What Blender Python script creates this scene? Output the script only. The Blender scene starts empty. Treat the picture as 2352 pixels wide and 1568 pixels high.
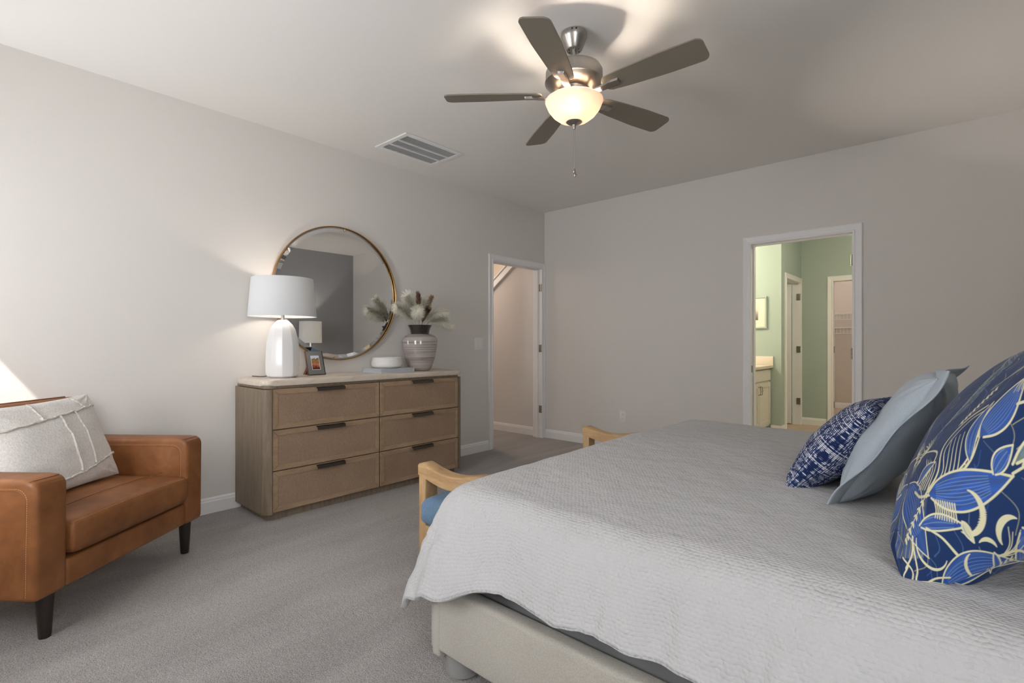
import bpy, bmesh, math, random
import numpy as np
from mathutils import Vector, Matrix, noise
C = bpy.context.scene.collection
PI = math.pi
random.seed(7)

# ------------------------------------------------------------------ materials
class NT:
    def __init__(s, name):
        s.m = bpy.data.materials.new(name); s.m.use_nodes = True
        s.t = s.m.node_tree; s.n = s.t.nodes
        s.b = s.n['Principled BSDF']; s.out = s.n['Material Output']
    def add(s, typ, **kw):
        n = s.n.new(typ)
        for k, v in kw.items():
            if k in n.inputs: n.inputs[k].default_value = v
            else: setattr(n, k, v)
        return n
    def link(s, a, b): s.t.links.new(a, b)
    def math(s, op, a, b=None, clamp=False):
        n = s.n.new('ShaderNodeMath'); n.operation = op; n.use_clamp = clamp
        for i, v in enumerate((a, b)):
            if v is None: continue
            if isinstance(v, (int, float)): n.inputs[i].default_value = v
            else: s.link(v, n.inputs[i])
        return n.outputs[0]
    def coord(s, kind='Object', scale=(1, 1, 1), rot=(0, 0, 0)):
        tc = s.n.new('ShaderNodeTexCoord'); mp = s.n.new('ShaderNodeMapping')
        mp.inputs['Scale'].default_value = scale; mp.inputs['Rotation'].default_value = rot
        s.link(tc.outputs[kind], mp.inputs[0]); return mp.outputs[0]
    def noise(s, co, scale, detail=3, rough=.5, dist=0):
        n = s.n.new('ShaderNodeTexNoise'); n.inputs['Scale'].default_value = scale
        n.inputs['Detail'].default_value = detail; n.inputs['Roughness'].default_value = rough
        n.inputs['Distortion'].default_value = dist
        s.link(co, n.inputs['Vector']); return n.outputs['Fac']
    def ramp(s, fac, stops):
        r = s.n.new('ShaderNodeValToRGB'); e = r.color_ramp.elements
        while len(e) > 1: e.remove(e[0])
        for i, (p, c) in enumerate(stops):
            el = e[0] if i == 0 else e.new(p)
            el.position = p; el.color = (*c, 1)
        s.link(fac, r.inputs[0]); return r.outputs[0]
    def bump(s, h, strength, dist, normal=None):
        b = s.n.new('ShaderNodeBump'); b.inputs['Strength'].default_value = strength
        b.inputs['Distance'].default_value = dist
        s.link(h, b.inputs['Height'])
        if normal is not None: s.link(normal, b.inputs['Normal'])
        return b.outputs[0]

def srgb(r, g, b):
    f = lambda c: c/255/12.92 if c/255 <= .04045 else ((c/255+.055)/1.055)**2.4
    return (f(r), f(g), f(b))
def var(c, k): return tuple(min(1, x*k) for x in c)

def plain(name, c, rough=.5, metal=0, bump=None, vary=0, emis=None, spec=None, coat=0, sheen=0):
    N = NT(name); N.b.inputs['Base Color'].default_value = (*c, 1)
    N.b.inputs['Roughness'].default_value = rough; N.b.inputs['Metallic'].default_value = metal
    if spec is not None: N.b.inputs['Specular IOR Level'].default_value = spec
    if coat: N.b.inputs['Coat Weight'].default_value = coat
    if sheen: N.b.inputs['Sheen Weight'].default_value = sheen
    co = N.coord()
    if vary:
        f = N.noise(co, 6, 4)
        N.link(N.ramp(f, [(.3, var(c, 1-vary)), (.7, var(c, 1+vary))]), N.b.inputs['Base Color'])
    if bump:
        sc, st, d = bump
        N.link(N.bump(N.noise(co, sc, 3), st, d), N.b.inputs['Normal'])
    if emis:
        N.b.inputs['Emission Color'].default_value = (*emis[0], 1); N.b.inputs['Emission Strength'].default_value = emis[1]
    return N.m

M = {}
M['wall'] = plain('wall_paint', (.71, .68, .645), .85, bump=(220, .12, .001))
M['ceil'] = plain('ceiling_paint', (.82, .80, .77), .9, bump=(160, .15, .001))
M['dark_wall'] = plain('charcoal_wall_paint', (.35, .352, .36), .85, bump=(220, .12, .001))
M['green_wall'] = plain('sage_wall_paint', (.40, .475, .425), .8, bump=(220, .1, .001))
M['closet_wall'] = plain('closet_paint', (.62, .55, .50), .85, bump=(220, .1, .001))
M['trim'] = plain('trim_paint', (.82, .815, .81), .42)
M['plastic'] = plain('white_plastic', (.80, .79, .78), .35)
M['black'] = plain('dark_slot', (.02, .02, .02), .6)
M['steel'] = plain('brushed_nickel', (.44, .42, .39), .32, 1, bump=(300, .05, .0005))
M['hinge'] = plain('hinge_nickel', (.36, .33, .29), .38, 1)
M['bronze'] = plain('dark_bronze', (.055, .045, .038), .4, .6)
M['brass'] = plain('antique_brass', (.46, .27, .105), .3, 1, vary=.2)
M['blade'] = plain('fan_blade_finish', (.215, .19, .15), .42, .1)
M['blade_edge'] = plain('fan_blade_edge', (.5, .48, .44), .4)
M['ceramic'] = plain('white_glazed_ceramic', (.74, .735, .73), .28, coat=.25)
M['legwood'] = plain('espresso_wood', (.018, .012, .009), .35)
M['book'] = plain('grey_book_cloth', (.58, .60, .62), .6)
M['pages'] = plain('book_pages', (.44, .48, .52), .7, bump=(400, .2, .001))
M['brownwood'] = plain('walnut_backing', (.16, .07, .035), .5, vary=.2)
M['blackframe'] = plain('black_lacquer', (.02, .02, .022), .3)
M['greyframe'] = plain('pewter_mat', (.20, .20, .20), .45, .3)
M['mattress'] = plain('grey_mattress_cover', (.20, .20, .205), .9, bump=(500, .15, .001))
M['bedfoot'] = plain('grey_bed_foot', (.30, .295, .285), .6)
M['cab'] = plain('cream_cabinet_paint', (.70, .67, .60), .45)
M['counter'] = plain('cultured_marble_top', (.80, .70, .60), .25)
M['bathfloor'] = plain('beige_vinyl_floor', (.55, .42, .30), .45, vary=.08)
M['dark_glaze'] = plain('dark_brown_glaze', (.03, .022, .022), .22, coat=.3)
M['white_marble'] = plain('white_marble', (.74, .73, .71), .3, vary=.05)
M['zip'] = plain('zip_metal', (.5, .5, .5), .3, 1)

def carpet():
    N = NT('cut_pile_carpet'); co = N.coord()
    fine = N.noise(co, 190, 3, .7); mid = N.noise(co, 55, 2, .6)
    big = N.noise(N.coord(scale=(3.0, .55, 1), rot=(0, 0, .12)), 1.5, 3, .55, .6)
    f = N.math('ADD', N.math('MULTIPLY', fine, .70), N.math('MULTIPLY', big, .20))
    f = N.math('ADD', f, N.math('MULTIPLY', mid, .15))
    N.link(N.ramp(f, [(.34, (.26, .243, .234)), (.5, (.45, .43, .418)), (.66, (.67, .645, .63))]), N.b.inputs['Base Color'])
    N.b.inputs['Roughness'].default_value = 1; N.b.inputs['Specular IOR Level'].default_value = .1
    h = N.math('ADD', N.math('MULTIPLY', fine, 1.0), N.math('MULTIPLY', mid, .8))
    N.link(N.bump(h, 1.0, .010), N.b.inputs['Normal']); return N.m
M['carpet'] = carpet()

def wood(name, c1, c2, scale=(1, 1, 1), s=14, rough=.5, bump=.15):
    N = NT(name); co = N.coord(scale=scale)
    f = N.noise(co, s, 5, .65, .4); g = N.noise(co, s*6, 2, .5)
    f = N.math('ADD', N.math('MULTIPLY', f, .75), N.math('MULTIPLY', g, .25))
    N.link(N.ramp(f, [(.36, c1), (.64, c2)]), N.b.inputs['Base Color'])
    N.b.inputs['Roughness'].default_value = rough
    N.link(N.bump(g, bump, .001), N.b.inputs['Normal']); return N.m
M['dresser_side'] = wood('greyed_oak', (.155, .115, .078), (.235, .18, .125), (3, 3, .25))
M['dresser_wood'] = wood('oak_frame', (.27, .18, .11), (.38, .265, .168), (2, .4, 2))
M['arm_wood'] = wood('natural_ash', (.40, .245, .115), (.58, .38, .19), (.35, 2.5, 2.5), 16)
M['arm_post'] = wood('natural_ash_upright', (.40, .245, .115), (.58, .38, .19), (2.5, 2.5, .35), 16)

def linen_panel():
    N = NT('woven_drawer_panel'); co = N.coord(scale=(1, .35, 1)); co2 = N.coord(scale=(1, 1, .3))
    co = N.coord(scale=(1, .22, 1)); co2 = N.coord(scale=(1, 1, .12)); a = N.noise(co, 420, 2, .5); b = N.noise(co2, 420, 2, .5); c = N.noise(N.coord(), 5, 2)
    f = N.math('ADD', N.math('MULTIPLY', a, .4), N.math('MULTIPLY', b, .4)); f = N.math('ADD', f, N.math('MULTIPLY', c, .2))
    N.link(N.ramp(f, [(.38, (.235, .155, .10)), (.62, (.345, .235, .158))]), N.b.inputs['Base Color'])
    N.b.inputs['Roughness'].default_value = .7
    N.link(N.bump(f, .5, .002), N.b.inputs['Normal']); return N.m
M['panel'] = linen_panel()

def stone(name, c1, c2, rough):
    N = NT(name); f = N.noise(N.coord(scale=(3, 1, 3)), 6, 6, .6, .8)
    N.link(N.ramp(f, [(.3, c1), (.7, c2)]), N.b.inputs['Base Color'])
    N.b.inputs['Roughness'].default_value = rough; return N.m
M['travertine'] = stone('cream_travertine', (.56, .47, .38), (.68, .60, .51), .22)

def leather():
    N = NT('cognac_leather'); co = N.coord()
    f = N.noise(co, 5, 6, .62, .3)
    N.link(N.ramp(f, [(.3, (.155, .056, .018)), (.52, (.235, .090, .030)), (.72, (.32, .135, .052))]), N.b.inputs['Base Color'])
    N.b.inputs['Roughness'].default_value = .46; N.b.inputs['Specular IOR Level'].default_value = .35
    v = N.add('ShaderNodeTexVoronoi', Scale=380.0); N.link(co, v.inputs['Vector'])
    h = N.math('ADD', N.math('MULTIPLY', v.outputs['Distance'], .4), N.math('MULTIPLY', f, 1.5))
    N.link(N.bump(h, .18, .002), N.b.inputs['Normal']); return N.m
M['leather'] = leather()
M['stitch'] = plain('tan_thread', (.52, .27, .12), .8)

def fabric(name, c1, c2, s=300, bump=.3, rough=.95, sheen=.1, dist=.0015):
    N = NT(name); co = N.coord()
    f = N.noise(co, s, 2, .7); g = N.noise(co, 7, 3)
    k = N.math('ADD', N.math('MULTIPLY', f, .8), N.math('MULTIPLY', g, .2))
    N.link(N.ramp(k, [(.35, c1), (.65, c2)]), N.b.inputs['Base Color'])
    N.b.inputs['Roughness'].default_value = rough; N.b.inputs['Sheen Weight'].default_value = sheen
    N.b.inputs['Specular IOR Level'].default_value = .2
    N.link(N.bump(f, bump, dist), N.b.inputs['Normal']); return N.m
M['cream'] = fabric('cream_brushed_cotton', (.60, .57, .535), (.73, .70, .665), 120, .6, dist=.004)
M['fray'] = fabric('frayed_cotton_edge', (.50, .46, .41), (.74, .70, .65), 260, .6)
M['blue_seat'] = fabric('denim_blue_tweed', (.10, .18, .28), (.19, .29, .42), 330, .35)
M['linen_blue'] = fabric('pale_blue_linen', (.40, .465, .53), (.50, .56, .625), 420, .2)
M['upholstery'] = fabric('ivory_upholstery', (.42, .395, .345), (.53, .505, .45), 260, .25)
M['piping_blue'] = M['linen_blue']

def quilt():
    N = NT('matelasse_coverlet')
    uv = N.n.new('ShaderNodeUVMap'); uv.uv_map = 'UVMap'
    nz = N.n.new('ShaderNodeTexNoise'); nz.inputs['Scale'].default_value = 26; nz.inputs['Detail'].default_value = 2
    N.link(uv.outputs[0], nz.inputs['Vector'])
    sep = N.n.new('ShaderNodeSeparateXYZ'); N.link(uv.outputs[0], sep.inputs[0])
    sp2 = N.n.new('ShaderNodeSeparateColor'); N.link(nz.outputs['Color'], sp2.inputs[0])
    u = N.math('ADD', N.math('DIVIDE', sep.outputs[0], .0145), N.math('MULTIPLY', sp2.outputs[0], 1.1))
    v = N.math('ADD', N.math('DIVIDE', sep.outputs[1], .0105), N.math('MULTIPLY', sp2.outputs[1], 1.0))
    row = N.math('MODULO', N.math('FLOOR', v), 2.0)
    u = N.math('ADD', u, N.math('MULTIPLY', row, .5))
    su = N.math('ABSOLUTE', N.math('SINE', N.math('MULTIPLY', u, PI)))
    sv = N.math('ABSOLUTE', N.math('SINE', N.math('MULTIPLY', v, PI)))
    h = N.math('POWER', N.math('MULTIPLY', su, sv), .9)
    N.b.inputs['Base Color'].default_value = (.50, .50, .505, 1)
    N.b.inputs['Base Color'].default_value = (.53, .53, .535, 1)
    N.b.inputs['Roughness'].default_value = .9; N.b.inputs['Sheen Weight'].default_value = .1
    N.b.inputs['Specular IOR Level'].default_value = .15
    n1 = N.bump(N.noise(N.coord(), 11, 4, .6), .6, .03)
    N.link(N.bump(h, .68, .0020, n1), N.b.inputs['Normal']); return N.m
M['quilt'] = quilt()

def tweed():
    N = NT('navy_basketweave')
    uv = N.n.new('ShaderNodeUVMap'); uv.uv_map = 'UVMap'
    nz = N.n.new('ShaderNodeTexNoise'); nz.inputs['Scale'].default_value = 5; nz.inputs['Detail'].default_value = 3
    N.link(uv.outputs[0], nz.inputs['Vector'])
    mx = N.n.new('ShaderNodeMix'); mx.data_type = 'VECTOR'; mx.inputs[0].default_value = .02
    N.link(uv.outputs[0], mx.inputs[4]); N.link(nz.outputs['Color'], mx.inputs[5])
    sep = N.n.new('ShaderNodeSeparateXYZ'); N.link(mx.outputs[1], sep.inputs[0])
    u = N.math('MULTIPLY', sep.outputs[0], 88.0); v = N.math('MULTIPLY', sep.outputs[1], 76.0)
    def cell(a): return N.math('FLOOR', a)
    cmb = N.n.new('ShaderNodeCombineXYZ'); N.link(cell(u), cmb.inputs[0]); N.link(cell(v), cmb.inputs[1])
    wn = N.n.new('ShaderNodeTexWhiteNoise'); N.link(cmb.outputs[0], wn.inputs['Vector'])
    su = N.math('ABSOLUTE', N.math('SINE', N.math('MULTIPLY', u, PI)))
    sv = N.math('ABSOLUTE', N.math('SINE', N.math('MULTIPLY', v, PI)))
    fleck = N.math('MULTIPLY', su, sv)
    cu = N.n.new('ShaderNodeCombineXYZ'); N.link(cell(u), cu.inputs[0])
    wu = N.n.new('ShaderNodeTexWhiteNoise'); N.link(cu.outputs[0], wu.inputs['Vector'])
    line = N.math('MULTIPLY', N.math('GREATER_THAN', wu.outputs['Value'], .80), -.6)
    cv = N.n.new('ShaderNodeCombineXYZ'); N.link(cell(v), cv.inputs[1])
    wv = N.n.new('ShaderNodeTexWhiteNoise'); N.link(cv.outputs[0], wv.inputs['Vector'])
    line2 = N.math('MULTIPLY', N.math('GREATER_THAN', wv.outputs['Value'], .78), .35)
    k = N.math('ADD', N.math('ADD', N.math('MULTIPLY', fleck, .62), line), N.math('MULTIPLY', wn.outputs['Value'], .55))
    k = N.math('ADD', k, N.math('MULTIPLY', line2, sv))
    N.link(N.ramp(k, [(.46, (.016, .028, .10)), (.62, (.10, .14, .28)), (.76, (.42, .45, .55)), (.98, (.70, .70, .72))]), N.b.inputs['Base Color'])
    N.b.inputs['Roughness'].default_value = .95; N.b.inputs['Specular IOR Level'].default_value = .15
    N.link(N.bump(fleck, .5, .002), N.b.inputs['Normal']); return N.m
M['tweed'] = tweed()

def floral():
    N = NT('printed_botanical_sateen')
    a = N.n.new('ShaderNodeVertexColor'); a.layer_name = 'Print'
    N.link(a.outputs[0], N.b.inputs['Base Color'])
    N.b.inputs['Roughness'].default_value = .62; N.b.inputs['Sheen Weight'].default_value = .15
    N.b.inputs['Specular IOR Level'].default_value = .3
    N.link(N.bump(N.noise(N.coord(), 14, 3, .5), .25, .01), N.b.inputs['Normal']); return N.m
M['floral'] = floral()

def stripes():
    N = NT('taupe_striped_glaze'); f = N.noise(N.coord(scale=(.25, .25, 14)), 5, 4, .6, .3)
    N.link(N.ramp(f, [(.36, (.25, .21, .195)), (.5, (.40, .355, .335)), (.64, (.50, .455, .435))]), N.b.inputs['Base Color'])
    N.b.inputs['Roughness'].default_value = .12; N.b.inputs['Coat Weight'].default_value = .6; return N.m
M['vase'] = stripes()

def pampas(name, c):
    N = NT(name); f = N.noise(N.coord(), 60, 2)
    N.link(N.ramp(f, [(.3, var(c, .75)), (.7, var(c, 1.2))]), N.b.inputs['Base Color'])
    N.b.inputs['Roughness'].default_value = .9; N.b.inputs['Specular IOR Level'].default_value = .1; return N.m
M['pampas_white'] = pampas('cream_plume', (.98, .90, .74)); M['pampas_brown'] = pampas('brown_plume', (.30, .19, .125))

def shade(name, col, tr, amt):
    N = NT(name)
    d = N.n.new('ShaderNodeBsdfDiffuse'); d.inputs[0].default_value = (*col, 1)
    t = N.n.new('ShaderNodeBsdfTranslucent'); t.inputs[0].default_value = (*tr, 1)
    mix = N.n.new('ShaderNodeMixShader'); mix.inputs[0].default_value = amt
    N.link(d.outputs[0], mix.inputs[1]); N.link(t.outputs[0], mix.inputs[2]); N.link(mix.outputs[0], N.out.inputs[0])
    co = N.coord(); b = N.bump(N.noise(co, 400, 2), .1, .001); N.link(b, d.inputs['Normal']); return N.m
M['shade'] = shade('white_linen_shade', (.70, .72, .74), (.8, .76, .7), .16)
M['lampglass'] = shade('frosted_alabaster_glass', (.86, .74, .68), (.94, .87, .81), .34)

def mirror_glass():
    return plain('silvered_glass', (.86, .87, .88), .0, 1)
M['mirror'] = mirror_glass()

def pane():
    N = NT('window_glass'); t = N.n.new('ShaderNodeBsdfTransparent'); g = N.n.new('ShaderNodeBsdfGlossy')
    g.inputs['Roughness'].default_value = .02; 
    mix = N.n.new('ShaderNodeMixShader'); mix.inputs[0].default_value = .05
    N.link(t.outputs[0], mix.inputs[1]); N.link(g.outputs[0], mix.inputs[2]); N.link(mix.outputs[0], N.out.inputs[0]); return N.m
M['pane'] = pane()

def photo_print():
    N = NT('sunset_field_print'); tc = N.coord('Generated')
    s = N.n.new('ShaderNodeSeparateXYZ'); N.link(tc, s.inputs[0])
    n = N.noise(tc, 4, 5, .6, 1.0)
    k = N.math('ADD', s.outputs[2], N.math('MULTIPLY', N.math('SUBTRACT', n, .5), .55))
    N.link(N.ramp(k, [(.1, (.05, .015, .01)), (.25, (.32, .07, .025)), (.38, (.5, .22, .14)), (.5, (.34, .12, .03)), (.66, (.38, .21, .05)), (.78, (.04, .05, .02)), (.84, (.5, .6, .75)), (1, (.6, .7, .9))]), N.b.inputs['Base Color'])
    N.b.inputs['Roughness'].default_value = .25; return N.m
M['photo'] = photo_print()
def art_print():
    N = NT('misty_landscape_print'); tc = N.coord('Generated')
    s = N.n.new('ShaderNodeSeparateXYZ'); N.link(tc, s.inputs[0]); n = N.noise(tc, 3, 5, .6, .6)
    k = N.math('ADD', s.outputs[2], N.math('MULTIPLY', N.math('SUBTRACT', n, .5), .5))
    N.link(N.ramp(k, [(.1, (.12, .10, .09)), (.35, (.3, .26, .24)), (.6, (.7, .6, .5)), (1, (.85, .72, .55))]), N.b.inputs['Base Color'])
    return N.m
M['art'] = art_print(); M['matboard'] = plain('cream_mat_board', (.80, .72, .60), .8)
M['bulb'] = plain('bulb_glow', (1, .8, .5), .5, emis=((1, .62, .30), 1.0))

# ------------------------------------------------------------------ mesh helpers
def box(bm, x0, x1, y0, y1, z0, z1, bev=0, seg=2):
    r = bmesh.ops.create_cube(bm, size=1)
    vs = r['verts']
    for v in vs:
        v.co = Vector(((x0+x1)/2+v.co.x*(x1-x0), (y0+y1)/2+v.co.y*(y1-y0), (z0+z1)/2+v.co.z*(z1-z0)))
    if bev:
        es = list({e for v in vs for e in v.link_edges})
        bmesh.ops.bevel(bm, geom=es+vs, offset=bev, segments=seg, affect='EDGES', profile=.5)
    return bm
def B(*a, **k): return box(bmesh.new(), *a, **k)
def lathe(bm, prof, c=(0, 0, 0), n=32, close=True, rot0=0):
    rings = []
    for r, z in prof:
        rings.append([bm.verts.new((c[0]+r*math.cos(2*PI*i/n+rot0), c[1]+r*math.sin(2*PI*i/n+rot0), c[2]+z)) for i in range(n)])
    for a, b in zip(rings, rings[1:]):
        for i in range(n): bm.faces.new((a[i], a[(i+1) % n], b[(i+1) % n], b[i]))
    if close:
        bm.faces.new(rings[0][::-1]); bm.faces.new(rings[-1])
    return bm
def tube(bm, pts, r, n=8, cap=True):
    pts = [Vector(p) for p in pts]; rings = []
    rr = r if isinstance(r, (list, tuple)) else [r]*len(pts)
    up = None
    for i, p in enumerate(pts):
        t = (pts[min(i+1, len(pts)-1)]-pts[max(i-1, 0)]).normalized()
        if up is None: up = Vector((0, 0, 1)) if abs(t.z) < .9 else Vector((1, 0, 0))
        a = t.cross(up)
        if a.length < 1e-4: a = t.orthogonal()
        a.normalize(); b = t.cross(a).normalized(); up = -b if False else up
        rings.append([bm.verts.new(p+a*rr[i]*math.cos(2*PI*k/n)+b*rr[i]*math.sin(2*PI*k/n)) for k in range(n)])
    for a, b in zip(rings, rings[1:]):
        for k in range(n): bm.faces.new((a[k], a[(k+1) % n], b[(k+1) % n], b[k]))
    if cap: bm.faces.new(rings[0][::-1]); bm.faces.new(rings[-1])
    return bm
def prism(bm, poly, axis, a, b, bev=0, seg=2):
    """poly in the two other axes (cyclic order), extruded along axis from a to b"""
    def P(p, q):
        return {'x': (q, p[0], p[1]), 'y': (p[0], q, p[1]), 'z': (p[0], p[1], q)}[axis]
    A = [bm.verts.new(P(p, a)) for p in poly]; Bv = [bm.verts.new(P(p, b)) for p in poly]
    n = len(poly); bm.faces.new(A[::-1]); bm.faces.new(Bv)
    for i in range(n): bm.faces.new((A[i], A[(i+1) % n], Bv[(i+1) % n], Bv[i]))
    if bev:
        es = list({e for v in A+Bv for e in v.link_edges})
        bmesh.ops.bevel(bm, geom=es+A+Bv, offset=bev, segments=seg, affect='EDGES', profile=.5)
    return bm
def rrect(x0, x1, y0, y1, r, n=6, corners=(1, 1, 1, 1)):
    out = []
    for (cx, cy, a0, k) in ((x1-r, y1-r, 0, 0), (x0+r, y1-r, PI/2, 1), (x0+r, y0+r, PI, 2), (x1-r, y0+r, 3*PI/2, 3)):
        if corners[k]:
            for i in range(n+1):
                a = a0+PI/2*i/n; out.append((cx+r*math.cos(a), cy+r*math.sin(a)))
        else:
            out.append(((x1, x0, x0, x1)[k], (y1, y1, y0, y0)[k]))
    return out
def wloc(o):
    v = Vector((0, 0, 0))
    while o is not None: v += o.location; o = o.parent
    return v
def obj(name, bm, m, parent=None, loc=None, world=True, smooth=35, label=None):
    me = bpy.data.meshes.new(name)
    off = Vector((0, 0, 0))
    if parent is not None and world: off = wloc(parent)
    if loc is not None and parent is None: off = Vector(loc)
    if off.length: bmesh.ops.translate(bm, verts=bm.verts[:], vec=-off)
    bmesh.ops.recalc_face_normals(bm, faces=bm.faces[:])
    bm.to_mesh(me); bm.free()
    if m: me.materials.append(m if not isinstance(m, str) else M[m])
    if smooth:
        for p in me.polygons: p.use_smooth = True
        me.set_sharp_from_angle(angle=math.radians(smooth))
    o = bpy.data.objects.new(name, me); C.objects.link(o)
    if parent is not None: o.parent = parent
    elif loc is not None: o.location = loc
    if label: o['label'] = label
    return o
def thing(name, label, cat, loc=(0, 0, 0), rotz=0, group=None):
    o = bpy.data.objects.new(name, None); C.objects.link(o); o.empty_display_size = .1
    o.location = loc; o.rotation_euler = (0, 0, rotz); o['label'] = label; o['category'] = cat
    if group: o['group'] = group
    return o
def tag(o, label, cat, group=None):
    o['label'] = label; o['category'] = cat
    if group: o['group'] = group
    return o
def struct(name, bm, m, parent=None, smooth=0):
    o = obj(name, bm, m, parent, smooth=smooth)
    if parent is None: o['kind'] = 'structure'
    return o
def sempty(name, loc=(0, 0, 0)):
    o = bpy.data.objects.new(name, None); C.objects.link(o); o.location = loc; o['kind'] = 'structure'; return o

# ------------------------------------------------------------------ room
WX, WY, XR, YF, HC = -3.81, 4.875, .80, -.55, 2.74
T = .12
YJ = WY - .002
# door 1 opening in left wall y 3.963..4.808 ; door 2 opening in back wall x -1.43..-.66
bm = B(WX-T, WX, YF-T, 3.955, 0, HC); box(bm, WX-T, WX, 4.816, WY, 0, HC); box(bm, WX-T, WX, 3.955, 4.816, 2.053, HC)
struct('wall_left', bm, 'wall')
bm = B(WX, -1.438, WY, WY+T, 0, HC); box(bm, -.652, XR+T, WY, WY+T, 0, HC); box(bm, -1.438, -.652, WY, WY+T, 2.053, HC)
struct('wall_back', bm, 'wall')
bm = B(XR, XR+T, YF, -.45, 0, HC); box(bm, XR, XR+T, .35, WY, 0, HC); box(bm, XR, XR+T, -.45, .35, 0, .75); box(bm, XR, XR+T, -.45, .35, 2.25, HC)
struct('wall_right', bm, 'dark_wall')
e = sempty('window_3', (XR+.06, -.05, .75)); bm = B(XR+.03, XR+.09, -.45, .35, .75, .79); box(bm, XR+.03, XR+.09, -.45, .35, 2.21, 2.25)  # unseen window added to let in daylight from the headboard side
box(bm, XR+.03, XR+.09, -.45, -.415, .79, 2.21); box(bm, XR+.03, XR+.09, .315, .35, .79, 2.21); box(bm, XR+.04, XR+.08, -.415, .315, 1.48, 1.52)
obj('window_frame', bm, 'trim', e, smooth=0); obj('window_pane', B(XR+.058, XR+.062, -.42, .32, .78, 2.22), 'pane', e, smooth=0)
obj('window_sill', B(XR-.03, XR+.03, -.47, .37, .72, .75, .004), 'trim', e)
struct('sun_block_side', B(XR+T, XR+T+1.0, -1.9, 1.0, 2.30, 2.36), 'trim')   # unseen slab added to keep the sun out of the added side window
# front wall (behind the camera) with two windows
W = [(-3.78, -3.44, .80, 2.345), (-2.55, -1.75, .80, 2.12)]
bm = bmesh.new()
xs = [WX]+[q for w_ in W for q in w_[:2]]+[XR+T]
for i in range(5):
    a, b = xs[i], xs[i+1]
    if i % 2:
        w = W[i//2]
        box(bm, a, b, YF-T, YF, 0, w[2]); box(bm, a, b, YF-T, YF, w[3], HC)
    else: box(bm, a, b, YF-T, YF, 0, HC)
struct('wall_front', bm, 'wall')
for i, (a, b, z0, z1) in enumerate(W):
    e = sempty('window_%d' % (i+1), ((a+b)/2, YF-.06, z0))
    bm = B(a, b, YF-.09, YF-.03, z0, z0+.04); box(bm, a, b, YF-.09, YF-.03, z1-.04, z1)
    box(bm, a, a+.035, YF-.09, YF-.03, z0+.04, z1-.04); box(bm, b-.035, b, YF-.09, YF-.03, z0+.04, z1-.04)
    box(bm, a+.035, b-.035, YF-.08, YF-.04, (z0+z1)/2-.02, (z0+z1)/2+.02)
    obj('window_frame', bm, 'trim', e, smooth=0)
    obj('window_pane', B(a+.03, b-.03, YF-.063, YF-.059, z0+.03, z1-.03), 'pane', e, smooth=0)
    obj('window_sill', B(a-.02, b+.02, YF-.03, YF+.03, z0-.03, z0, .004), 'trim', e)
struct('sun_block_front', B(-3.05, -1.05, YF-T-1.15, YF-T, 2.16, 2.22), 'trim')   # unseen slab added to block direct sun at the middle window
struct('floor', B(-6.2, XR+T, YF-T, WY+T, -.1, 0), 'carpet')
struct('ceiling', B(WX-T, XR+T, YF-T, WY+T, HC, HC+.1), 'ceil')

# baseboards : profile swept
def baseboard(name, axis, a, b, face, sgn, m='trim', h=.105):
    """axis = the direction it runs; face = wall coordinate; sgn = side it protrudes to"""
    pr = [(0, 0), (.014, 0), (.014, h-.028), (.010, h-.020), (.010, h-.012), (.004, h), (0, h)]
    pts = [(face+sgn*p, z) for p, z in pr]
    bm = bmesh.new()
    if axis == 'y': prism(bm, pts, 'y', a, b)
    else: prism(bm, pts, 'x', a, b)
    return struct(name, bm, m)
baseboard('baseboard_left', 'y', YF, 3.89, WX, 1)
baseboard('baseboard_back', 'x', WX+.001, -1.497, WY, -1)
bb = baseboard('baseboard_back_right', 'x', -.595, XR, WY, -1)
baseboard('baseboard_right', 'y', YF, WY-.015, XR, -1)
baseboard('baseboard_front', 'x', WX+.015, XR-.015, YF, 1)

def casing(name, parent, axis, a0, a1, ztop, face, sgn, w=.07, m='trim', z0=0, clip=None):
    """door casing around an opening a0..a1 on a wall plane; axis = horizontal axis of the wall"""
    prof = [(0, 0), (0, .010), (.006, .014), (.014, .014), (.020, .009), (.030, .010), (.052, .016), (w-.006, .018), (w, .014), (w, 0)]
    path = [(a0, z0, -1, 0), (a0, ztop, -1, 1), (a1, ztop, 1, 1), (a1, z0, 1, 0)]
    bm = bmesh.new(); rings = []
    for (a, z, dx, dz) in path:
        ring = []
        for (o_, p) in prof:
            aa, zz, d = a+dx*o_, z+dz*o_, face+sgn*p
            if clip is not None: aa = min(aa, clip)
            ring.append(bm.verts.new((d, aa, zz) if axis == 'y' else (aa, d, zz)))
        rings.append(ring)
    n = len(prof)
    for r0, r1 in zip(rings, rings[1:]):
        for k in range(n): bm.faces.new((r0[k], r0[(k+1) % n], r1[(k+1) % n], r1[k]))
    bm.faces.new(rings[0]); bm.faces.new(rings[-1])
    return obj(name, bm, m, parent, smooth=0)
def jamb(parent, axis, a0, a1, ztop, f0, f1, stop=None, m='trim'):
    """lining boards between f0..f1 (depth), flush with opening a0..a1"""
    bm = bmesh.new(); t = .008
    def bb_(p0, p1, q0, q1, z0, z1):
        if axis == 'y': box(bm, q0, q1, p0, p1, z0, z1)
        else: box(bm, p0, p1, q0, q1, z0, z1)
    lo, hi = min(f0, f1), max(f0, f1)
    bb_(a0-t, a0, lo, hi, 0, ztop); bb_(a1, a1+t, lo, hi, 0, ztop); bb_(a0-t, a1+t, lo, hi, ztop, ztop+t)
    if stop:
        s0, s1 = stop
        bb_(a0, a0+.010, s0, s1, 0, ztop-.01); bb_(a1-.010, a1, s0, s1, 0, ztop-.01); bb_(a0, a1, s0, s1, ztop-.010, ztop)
    return obj('door_jamb', bm, m, parent, smooth=0)
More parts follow.
